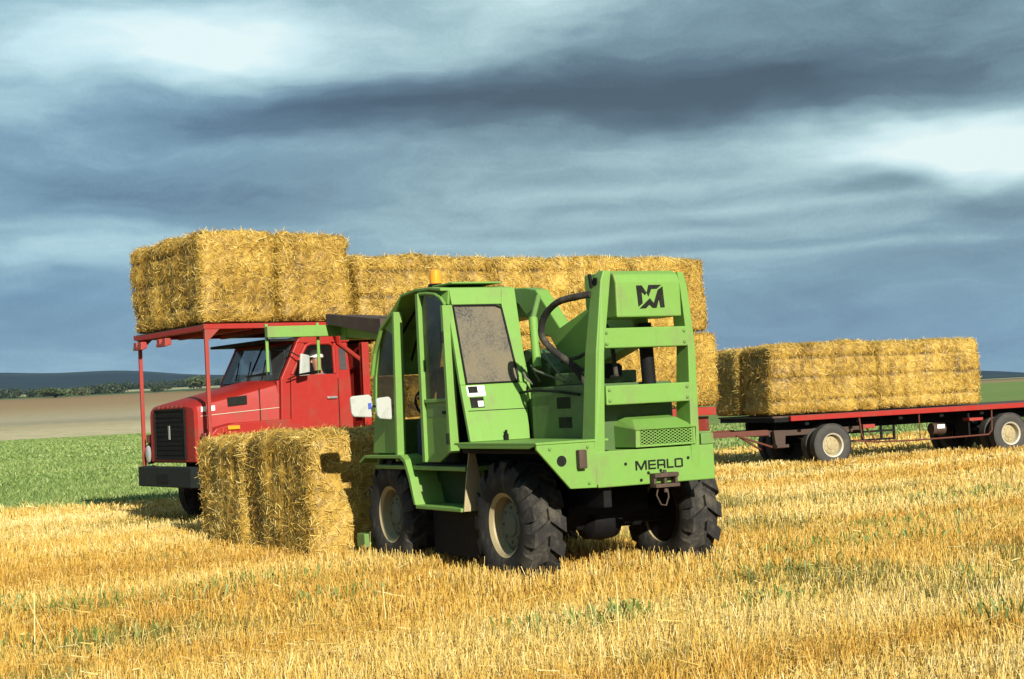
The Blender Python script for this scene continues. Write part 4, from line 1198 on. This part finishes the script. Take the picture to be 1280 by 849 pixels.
# ------------------------------------------------------------------ truck
def build_truck():
    T = TRUCK
    Rd = M['red']
    mb = MB()
    mb.box(.3, 9.0, -.42, -.30, .80, 1.05); mb.box(.3, 9.0, .30, .42, .80, 1.05)
    for x in (1.2, 2.6, 4.4, 6.85, 8.6): mb.box(x, x + .12, -.2999, .2999, .82, 1.03)
    mb.box(2.9, 4.2, -1.1, -.45, .65, 1.0)
    mb.build('chassis', M['black'], T, .01)
    for x in (.95, 6.2, 7.5):
        mb = MB(); mb.tube([(x, -.9, .5), (x, .9, .5)], .08, 10); mb.build('axle', M['black'], T)
        for s in (-1, 1):
            make_wheel(T, (x, s * 1.02, .5), .50, .30, .27, s, 0, M['rubber'], M['rim_white'], M['hub'], 0, .10)
            if x > 2:
                make_wheel(T, (x, s * .69, .5), .50, .30, .27, s, 0, M['rubber'], M['rim_white'], M['hub'], 0, .10)
    # bumper
    mb = MB(); mb.prism([(-.22, -1.0), (-.22, 1.0), (-.06, 1.25), (.12, 1.25), (.12, 1.14), (-.02, .9), (-.02, -.9), (.12, -1.14), (.12, -1.25), (-.06, -1.25)], 'z', .64, .93)
    bp = mb.build('bumper', M['bumper'], T, .015)
    mb = MB(); mb.box(-.229, -.2195, -.20, .24, .70, .82); mb.build('number_plate_recess', M['black'], bp)
    # bonnet: lofted box rising to the windscreen
    mb = MB()
    sec = []
    for x, hw, z0, z1, rr in ((-.06, .84, 1.0, 1.78, .07), (-.02, .88, .98, 1.82, .08), (.5, .93, 1.0, 1.935, .09), (1.20, 1.02, 1.0, 2.10, .10)):
        pts = [(-hw, z0), (-hw, z1 - rr * 1.6), (-hw + rr * .3, z1 - rr * .6), (-hw + rr, z1 - .02), (-hw * .5, z1 + .02), (0, z1 + .03), (hw * .5, z1 + .02), (hw - rr, z1 - .02), (hw - rr * .3, z1 - rr * .6), (hw, z1 - rr * 1.6), (hw, z0)]
        sec.append([(x, y, z) for y, z in pts])
    k = len(sec[0])
    V = [p for s in sec for p in s]
    F = [list(range(k))[::-1], [3 * k + i for i in range(k)]]
    for i in range(3):
        for j in range(k):
            F.append([i * k + j, i * k + (j + 1) % k, (i + 1) * k + (j + 1) % k, (i + 1) * k + j])
    mb.add(V, F)
    bn = mb.build('bonnet', Rd, T, smooth=True)
    mb = MB(); mb.box(-.075, -.061, -.50, .58, 1.06, 1.735)
    gr = mb.build('radiator_grille', M['black'], bn)
    mb = MB()
    for y0, y1, z0, z1 in ((-.53, -.50, 1.03, 1.765), (.58, .61, 1.03, 1.765), (-.4999, .5799, 1.03, 1.06), (-.4999, .5799, 1.735, 1.765)): mb.box(-.092, -.061, y0, y1, z0, z1)
    mb.build('grille_frame', M['black'], gr, .004)
    mb = MB()
    for i in range(9): mb.box(-.085, -.0755, -.49, .57, 1.10 + i * .068, 1.112 + i * .068)
    mb.build('grille_bar', M['black'], gr)
    mb = MB(); mb.box(-.098, -.086, .0, .06, 1.32, 1.52); mb.build('badge', M['steel'], gr, .003)
    for y in (-.40, -.22, -.05, .12, .30, .47):
        mb = MB(); mb.lathe([(.035, 0), (.035, .03), (.02, .04)], (-.055, y, 1.79), 'x', 12, -1); mb.build('marker_lamp', M['lens_red'], bn, smooth=True)
    # black vent, stripe, seam, white badge with a painted-in highlight on the bonnet flank (the flank flares outward to the rear)
    def flank(name, pts, mat, lift=.006, th=.006):
        q = MB(); yy = lambda x: -(.88 + (x + .02) * (.14 / 1.22)) - lift
        q.plate([(x, yy(x), z) for x, z in pts], (0, th, 0)); return q.build(name, mat, bn)
    flank('vent', [(.42, 1.76), (.70, 1.78), (.70, 1.905), (.42, 1.885)], M['decal'], .012, .014)
    flank('stripe', [(.02, 1.634), (1.18, 1.704), (1.18, 1.713), (.02, 1.644)], M['rim_white'])
    flank('seam', [(.885, 1.30), (.897, 1.30), (.897, 2.0), (.885, 2.0)], M['decal'])
    flank('badge', [(.03, 1.70), (.10, 1.705), (.10, 1.775), (.03, 1.77)], M['sticker'])
    flank('badge', [(.13, 1.705), (.23, 1.71), (.23, 1.78), (.13, 1.775)], M['sticker'])
    # front fenders with headlamps
    for s in (-1, 1):
        mb = MB()
        pr = [(.02, .98), (.02, 1.36), (.12, 1.46), (.40, 1.52), (1.28, 1.54), (1.50, 1.40), (1.56, 1.05), (1.48, 1.05), (1.42, 1.20), (1.28, 1.27), (.62, 1.27), (.48, 1.20), (.40, 1.02), (.38, .98)]
        mb.prism(pr, 'y', s * .885, s * 1.20)
        fe = mb.build('front_fender', Rd, T, .02)
        mb = MB(); mb.lathe([(.135, -.01), (.135, .05), (.11, .062)], (.02, s * 1.04, 1.11), 'x', 24, -1); hl = mb.build('headlight', M['lens'], fe, smooth=True)
        mb = MB(); mb.lathe([(.15, -.01), (.155, .045), (.137, .055)], (.021, s * 1.04, 1.11), 'x', 24, -1); mb.build('headlight_rim', M['black'], hl, smooth=True)
        mb = MB(); mb.box(-.03, .06, s * .97, s * 1.13, 1.27, 1.40); mb.build('side_lamp', M['lens_red'], fe, .015)
        mb = MB(); mb.box(.28, .46, s * 1.205, s * 1.235, 1.43, 1.485); mb.build('indicator', M['amber'], fe, .008)
    # cab shell: posts, roof, rear wall, door
    mb = MB()
    xw = lambda z: 1.17 + (z - 2.10) * .52             # windscreen rake
    for s in (-1, 1):
        y0, y1 = s * 1.10, s * 1.02
        mb.prism([(1.15, 1.05), (1.30, 1.05), (1.34, 2.12), (1.60, 2.62), (1.46, 2.64), (1.19, 2.12)], 'y', y0, y1)
        mb.prism([(2.10, 1.05), (2.34, 1.05), (2.32, 2.10), (2.28, 2.62), (2.06, 2.62), (2.09, 2.1)], 'y', y0, y1)
        if s > 0: mb.prism([(1.3005, 1.05), (2.0995, 1.05), (2.0895, 2.14), (1.3405, 2.14)], 'y', y0, y1)
    mb.box(2.28, 2.33, -1.0195, 1.0195, 1.05, 2.15)
    mb.prism([(1.44, 2.625), (1.50, 2.70), (1.65, 2.735), (2.20, 2.735), (2.30, 2.69), (2.31, 2.625)], 'y', -1.10, 1.10)
    mb.box(1.16, 1.22, -1.0195, 1.0195, 1.9, 2.10)
    mb.box(1.2, 2.28, -1.0195, 1.0195, 1.05, 1.15)
    cab = mb.build('cab', Rd, T, .015)
    mb = MB()
    for z0, z1 in ((2.15, 2.30), (2.55, 2.625)): mb.box(2.285, 2.325, -1.0195, 1.0195, z0, z1)
    mb.box(2.285, 2.325, -1.0195, -.80, 2.3005, 2.5495); mb.box(2.285, 2.325, .80, 1.0195, 2.3005, 2.5495)
    mb.build('cab_rear_wall', Rd, cab)
    mb = MB()
    mb.plate([(xw(2.11), -1.0, 2.11), (xw(2.11), 1.0, 2.11), (xw(2.63), .97, 2.63), (xw(2.63), -.97, 2.63)], (.012, 0, 0)); mb.build('windscreen', M['glass_screen'], cab)
    for y in (-.5, .02, .45):
        mb = MB(); mb.tube([(xw(2.14) - .02, y, 2.14), (xw(2.42) - .015, y + .18, 2.42)], .010, 5); mb.build('wiper', M['black'], cab)
    mb = MB(); mb.tube([(xw(2.63) - .01, 0, 2.63), (xw(2.11) - .01, 0, 2.11)], .014, 5); mb.build('windscreen_divider', M['black'], cab)
    mb = MB(); mb.box(1.05, 1.5, -1.08, 1.08, 2.66, 2.70); mb.build('sun_visor', M['decal'], cab, .006)
    # door
    mb = MB()
    mb.prism([(1.305, 1.10), (2.095, 1.10), (2.085, 2.165), (1.345, 2.165)], 'y', -1.115, -1.075)
    fr = [(1.36, 2.17), (1.40, 2.25), (1.60, 2.585), (1.68, 2.62), (1.98, 2.62), (2.05, 2.57), (2.06, 2.17)]
    mb.tube([(x, -1.10, z) for x, z in fr], .030, 8)
    dr = mb.build('door', Rd, cab, .010)
    mb = MB(); mb.prism([(1.37, 2.166), (1.61, 2.585), (1.68, 2.60), (1.98, 2.60), (2.03, 2.56), (2.04, 2.166)], 'y', -1.096, -1.090); mb.build('window', glass('side_glass', (.03, .035, .03), .07, .05), dr)
    mb = MB(); mb.box(1.90, 2.06, -1.150, -1.116, 1.80, 1.835); mb.build('handle', M['steel'], dr, .006)
    mb = MB(); mb.box(2.10, 2.104, -1.1165, -1.10, 1.1, 2.1); mb.build('door_gap', M['decal'], dr)
    # rear corner glass
    mb = MB(); mb.prism([(2.14, 2.22), (2.26, 2.22), (2.24, 2.52), (2.13, 2.54)], 'y', -1.108, -1.102); mb.build('corner_window', M['glass_screen'], cab)
    # white mirror on its arm, in front of the side window
    mb = MB(); mb.prism([(-.10, -.16), (.11, -.15), (.12, .14), (-.06, .17)], 'y', -.02, .02); mr = mb.build('mirror', M['white'], cab, .02); mr.location = (1.46, -1.30, 2.30); mr.rotation_euler = (0, 0, .35)
    mb = MB(); mb.tube([(0, .02, .1), (-.12, .18, .22)], .010, 6); mb.build('mirror_arm', M['black'], mr)
    mb = MB(); mb.tube([(0, .02, -.1), (-.16, .18, -.2)], .010, 6); mb.build('mirror_arm', M['black'], mr)
    # inside: seat, wheel
    mb = MB(); mb.box(1.75, 2.2, -.85, -.35, 1.5, 1.66); mb.box(2.12, 2.24, -.85, -.35, 1.66, 2.25); mb.build('driver_seat', M['dark'], cab, .03)
    ring = [(1.52 + .10 * math.cos(t), -.6 + .22 * math.sin(t), 2.02 + .20 * math.cos(t)) for t in [2 * math.pi * i / 20 for i in range(20)]]
    mb = MB(); mb.tube(ring, .015, 6, closed=True); mb.tube([(1.3, -.6, 1.7), (1.52, -.6, 2.02)], .03, 8); mb.build('steering_wheel', M['dark'], cab)
    # rack over cab on posts
    mb = MB()
    mb.box(-.04, 2.30, -1.28, -1.21, 2.845, 2.918); mb.box(-.04, 2.30, 1.38, 1.45, 2.845, 2.918)
    for x in (-.04, .65, 1.35, 2.22): mb.box(x, x + .08, -1.2095, 1.3795, 2.83, 2.90)
    rk = mb.build('overhead_rack', Rd, T, .006)
    mb = MB(); mb.box(-.03, 2.29, -1.20, 1.37, 2.9005, 2.9175); mb.build('rack_floor', M['wood'], rk)
    for y in (1.30, -1.25):
        mb = MB(); mb.box(-.026, .026, y - .026, y + .026, .93, 2.84); mb.prism([(-.024, 2.845), (.20, 2.845), (.024, 2.68), (-.024, 2.68)], 'y', y - .022, y + .022)
        mb.build('rack_post', M['red_old'], rk, .006)
    for ya, yb in ((1.25, 1.05), (.30, .08)):
        mb = MB()
        for y in (ya, yb): mb.box(-.10, .0, y - .06, y + .06, 2.70, 2.80)
        mb.box(-.105, -.05, yb - .07, ya + .07, 2.68, 2.73)
        mb.build('rack_bracket', M['red_old'], rk, .008)
    for s in (-1, 1):
        mb = MB(); mb.tube([(2.05, s * 1.2, 2.80), (2.12, s * 1.12, 2.62), (2.48, s * 1.12, 2.36)], .035, 8); mb.build('rack_brace', Rd, rk)
    # headboard and bed
    mb = MB()
    mb.box(2.46, 2.54, -1.25, 1.25, 1.30, 1.45)
    for y in (-1.19, -.4, .4, 1.19): mb.box(2.46, 2.54, y - .06, y + .06, 1.4505, 2.61)
    mb.box(2.542, 2.56, -1.25, 1.25, 1.40, 2.61); mb.box(2.44, 2.541, -1.26, -1.2505, 1.30, 2.61)
    mb.build('headboard', Rd, T, .006)
    mb = MB(); mb.box(2.56, 9.25, -1.25, 1.25, 1.22, 1.36); bd = mb.build('bed', M['red_old'], T, .008)
    mb = MB(); mb.box(8.9, 9.2, -1.1, -.85, .95, 1.2); mb.build('tail_lamp', M['lens_red'], bd, .01)
    mb = MB(); mb.box(9.0, 9.14, -.15, .15, .80, 1.04); mb.build('tow_coupling', M['black'], T)
build_truck()
p = to_world(TRUCK, (2.02, -.74, 1.645))
make_person(p, TRUCK_B + math.pi + .02, 'driver in a white cap and blue shirt at the window of the red truck', M['cloth_blue'], M['cloth_navy'], True)

# ------------------------------------------------------------------ trailer
def build_trailer():
    T = TRAILER
    Rd = M['red_old']
    mb = MB(); mb.box(-.98, 7.2, -.075, .02, .955, 1.055); mb.box(-.98, 7.2, 2.22, 2.31, .955, 1.055); mb.box(7.1, 7.2, .0205, 2.2195, .955, 1.055)
    dk = mb.build('deck_frame', M['red'], T, .006)
    mb = MB(); mb.box(-1.3, -.90, .0205, 2.2195, .945, 1.029); mb.build('deck_front_beam', M['black'], dk)  # beam coloured black in place of the shade under the overhanging bales
    mb = MB(); mb.box(-1.34, 7.09, .021, 2.219, 1.03, 1.063); mb.build('deck_floor', M['wood'], dk)
    mb = MB()
    for y in (.55, 1.65): mb.box(-1.0, 7.0, y - .06, y + .06, .74, 1.029)
    for x in (-.6, .6, 1.6, 2.6, 3.6, 4.9, 6.0): mb.box(x, x + .09, .03, 2.2, .86, .954)
    mb.build('chassis_rail', M['black'], T, .006)
    # front bogie with turntable and drawbar
    mb = MB()
    mb.box(-1.25, .9, .35, .47, .66, .78); mb.box(-1.25, .9, 1.73, 1.85, .66, .78); mb.box(-1.25, -1.10, .4705, 1.7295, .66, .78)
    mb.prism([(-1.22, .78), (-.95, .78), (-.98, .42), (-1.18, .42)], 'y', .20, .30)
    mb.box(-1.22, -.95, .10, .345, .44, .50)
    mb.lathe([(.55, 0), (.60, .03), (.60, .06), (.55, .08)], (0, 1.1, .785), 'z', 28)
    bg = mb.build('front_bogie', M['rust_dark'], T, .006)
    mb = MB()
    mb.hexa([(-1.25, .35, .69), (-1.25, .47, .69), (-3.6, 1.06, .69), (-3.6, .98, .69), (-1.25, .35, .80), (-1.25, .47, .80), (-3.6, 1.06, .79), (-3.6, .98, .79)])
    mb.hexa([(-1.25, 1.73, .69), (-1.25, 1.85, .69), (-3.6, 1.22, .69), (-3.6, 1.14, .69), (-1.25, 1.73, .80), (-1.25, 1.85, .80), (-3.6, 1.22, .79), (-3.6, 1.14, .79)])
    mb.tube([(-3.55, 1.10, .74), (-3.9, 1.10, .74)], .05, 10)
    mb.tube([(-1.9, .5, .72), (-1.2, .30, .45)], .022, 6); mb.tube([(-1.75, .62, .68), (-1.3, .6, .40)], .022, 6)
    mb.tube([(-2.62, .78, .70), (-2.62, .78, .45), (-2.56, .78, .42)], .03, 6)
    mb.build('drawbar', M['rust_red'], bg, .004)
    for x in (0, 4.33, 5.45):
        mb = MB(); mb.tube([(x, .1, .43), (x, 2.15, .43)], .065, 10)
        for y in (.55, 1.65):
            mb.prism([(x - .45, .58), (x - .2, .50), (x + .2, .50), (x + .45, .58), (x + .45, .62), (x - .45, .62)], 'y', y - .04, y + .04)
            mb.box(x - .10, x + .10, y - .08, y + .08, .40, .52)
        mb.build('axle', M['black'], T)
        for y, s in ((.10, -1), (.42, -1), (1.82, 1), (2.14, 1)):
            make_wheel(T, (x, y, .43), .43, .22, .235, s, 0, M['rubber_grey'], M['rim_white'], M['rim'], 0, .11)
    # side guard pipe, hangers, racks under the deck
    mb = MB()
    mb.tube([(.46, -.02, .50), (.95, -.02, .44), (1.9, -.02, .42), (3.2, -.02, .43), (3.74, -.02, .44), (3.83, -.02, .52), (3.85, -.02, .95)], .017, 8)
    mb.tube([(2.05, -.02, .42), (2.05, -.02, .95)], .014, 6); mb.tube([(.62, -.02, .95), (.66, -.02, .60), (.80, -.02, .33)], .018, 6); mb.tube([(.86, .10, .72), (1.10, .10, .42)], .014, 6)
    mb.build('guard_pipe', M['rust_red'], T, smooth=True)
    mb = MB()
    for z in (.80, .62, .45): mb.box(.42, 1.75, .40, .44, z, z + .04)
    for x in (.42, .95, 1.40, 1.71): mb.box(x, x + .04, .3995, .4405, .45, .95)
    mb.build('spare_wheel_cradle', M['black'], T)
    mb = MB(); mb.box(.70, .98, -.03, .12, .72, .80); mb.box(3.28, 3.62, -.03, .2, .74, .80); mb.build('lashing_bracket', Rd, T, .006)
    mb = MB(); mb.box(3.3, 3.34, .05, .5, .45, .90); mb.build('mud_flap', M['black'], T)
    mb = MB(); mb.tube([(2.55, .30, .62), (2.85, .30, .60)], .12, 14); mb.build('brake_chamber', M['rust_dark'], T, smooth=True)
    mb = MB(); mb.box(2.62, 2.80, .165, .185, .62, .70); mb.build('brake_plate', M['sticker'], T)
build_trailer()

# ------------------------------------------------------------------ far trees
def leaf_mat(name, a, b):
    m, n, bs = mat_base(name)
    at = n.new('ShaderNodeAttribute', attribute_name='rnd').outputs['Fac']
    n.link(n.mix(at, a, b), bs.inputs['Base Color'])
    bs.inputs['Roughness'].default_value = .7
    return m
LM = [leaf_mat('dark_foliage', (0.0145, 0.0264, 0.0106), (0.0297, 0.0475, 0.0172)), leaf_mat('bush_foliage', (0.0297, 0.0495, 0.0145), (0.0726, 0.099, 0.0297)), leaf_mat('olive_foliage', (0.0396, 0.0528, 0.0198), (0.0858, 0.099, 0.0396))]

def leaf_cloud(lobes, per, size, rg):
    C, A = [], []
    for (cx, cy, cz, rx, ry, rz) in lobes:
        n = max(20, int(per * rx * ry * rz ** .5))
        d = rg.normal(0, 1, (n, 3)); d /= np.linalg.norm(d, axis=1, keepdims=True)
        r0 = rg.uniform(.45, 1.08, n)[:, None]
        C.append(np.array([cx, cy, cz]) + d * r0 * np.array([rx, ry, rz])); A.append(rg.uniform(0, 1, n) * .8 + rg.uniform(0, .2))
    C = np.vstack(C); A = np.concatenate(A)
    n = len(C)
    a = rg.normal(0, 1, (n, 3)); a /= np.linalg.norm(a, axis=1, keepdims=True)
    b = np.cross(a, rg.normal(0, 1, (n, 3))); b /= np.linalg.norm(b, axis=1, keepdims=True)
    s = size * rg.uniform(.6, 1.4, n)[:, None] / 2
    V = np.stack([C - a * s, C - b * s * .7, C + a * s, C + b * s * .7], 1).reshape(-1, 3)
    return V, np.arange(n * 4).reshape(n, 4), np.repeat(A, 4)

def far_plant(name, x, y, w, h, mat, label, cat, group, seed, trunk=True):
    rg = np.random.default_rng(seed)
    z = float(terr_z(np.array([x]), np.array([y]))[0])
    root = empty(name, (x, y, z), 0, label, cat, group)
    lobes = []
    for k in range(9):
        a = rg.uniform(0, 2 * math.pi); q = rg.uniform(0, .6)
        lobes.append((math.cos(a) * w * .5 * q, math.sin(a) * w * .5 * q, h * rg.uniform(.35, .75), w * rg.uniform(.20, .34), w * rg.uniform(.2, .34), h * rg.uniform(.18, .30)))
    V, F, A = leaf_cloud(lobes, 2200 / (w * w * h ** .5) * 1.2, w * .07, rg)
    V[:, 2] = np.maximum(V[:, 2], .03 * h)
    me = np_mesh('crown', V, F, mat, A)
    o = bpy.data.objects.new('crown', me); COL.objects.link(o); o.parent = root
    mb = MB(); mb.tube([(0, 0, -.3), (.02 * w, 0, h * .25), (0, .02 * w, h * .55)], [w * .05, w * .035, w * .015], 7); mb.build('trunk', M['trunk'], root)

def wpos(px, D):
    b = math.atan((px - 640) / 2000)
    return D * math.sin(b), D * math.cos(b)

GT = 'trees and bushes beyond the ploughed field'
for nm, px, D, w, h, mt, lab in (
        ('round_bush', 247, 690, 12.5, 7.0, 1, 'broad rounded green bush on the far field edge, just left of the truck bonnet'),
        ('dark_bush', 200, 700, 10.0, 3.6, 0, 'low dark bush in front of the pale far field strip, between the rack posts'),
        ('broad_tree', 284, 330, 4.6, 7.0, 2, 'olive green tree showing behind the truck windscreen'),
        ('light_bush', 66, 690, 17, 4.2, 1, 'long light green bush along the edge of the brown field at far left'),
        ('light_bush', 98, 690, 10, 3.6, 2, 'small olive bush beside the long light green one at the far field edge')):
    x, y = wpos(px, D)
    far_plant(nm, x, y, w, h, LM[mt], lab, 'tree' if 'tree' in nm else 'bush', GT, px)

def far_wood(name, px0, px1, D, h, dens, seed, label):
    rg = np.random.default_rng(seed)
    lobes = []
    for k in range(int(dens)):
        px = rg.uniform(px0, px1)
        x, y = wpos(px, D + rg.uniform(-25, 25))
        z = float(terr_z(np.array([x]), np.array([y]))[0])
        hh = h * rg.uniform(.65, 1.15)
        lobes.append((x, y, z + hh * .5, hh * rg.uniform(.5, .9), hh * .6, hh * .55))
    V, F, A = leaf_cloud(lobes, 9, 1.1, rg)
    me = np_mesh(name, V, F, LM[0], A)
    o = bpy.data.objects.new(name, me); COL.objects.link(o)
    tag(o, label, 'woodland', kind='stuff')
far_wood('woodland', -180, 150, 800, 3.9, 170, 3, 'dark belt of woodland along the top of the brown field at left')
far_wood('woodland', 130, 420, 1130, 4.6, 140, 4, 'thin dark line of woods behind the pale far field strip')

# ------------------------------------------------------------------ air: pale haze over the whole country
mb = MB(); mb.box(-5200, 5200, -400, 5600, -130, 190)
hz = mb.build('haze', bpy.data.materials.new('haze'))
m = hz.data.materials[0]; m.use_nodes = True
nt = m.node_tree; nt.nodes.clear()
n = NT(nt)
o_ = n.new('ShaderNodeOutputMaterial'); pv = n.new('ShaderNodeVolumePrincipled')
pv.inputs['Color'].default_value = (.36, .58, 1.0, 1); pv.inputs['Density'].default_value = .00005; pv.inputs['Anisotropy'].default_value = .2
n.link(pv.outputs[0], o_.inputs['Volume'])
tag(hz, kind='stuff')
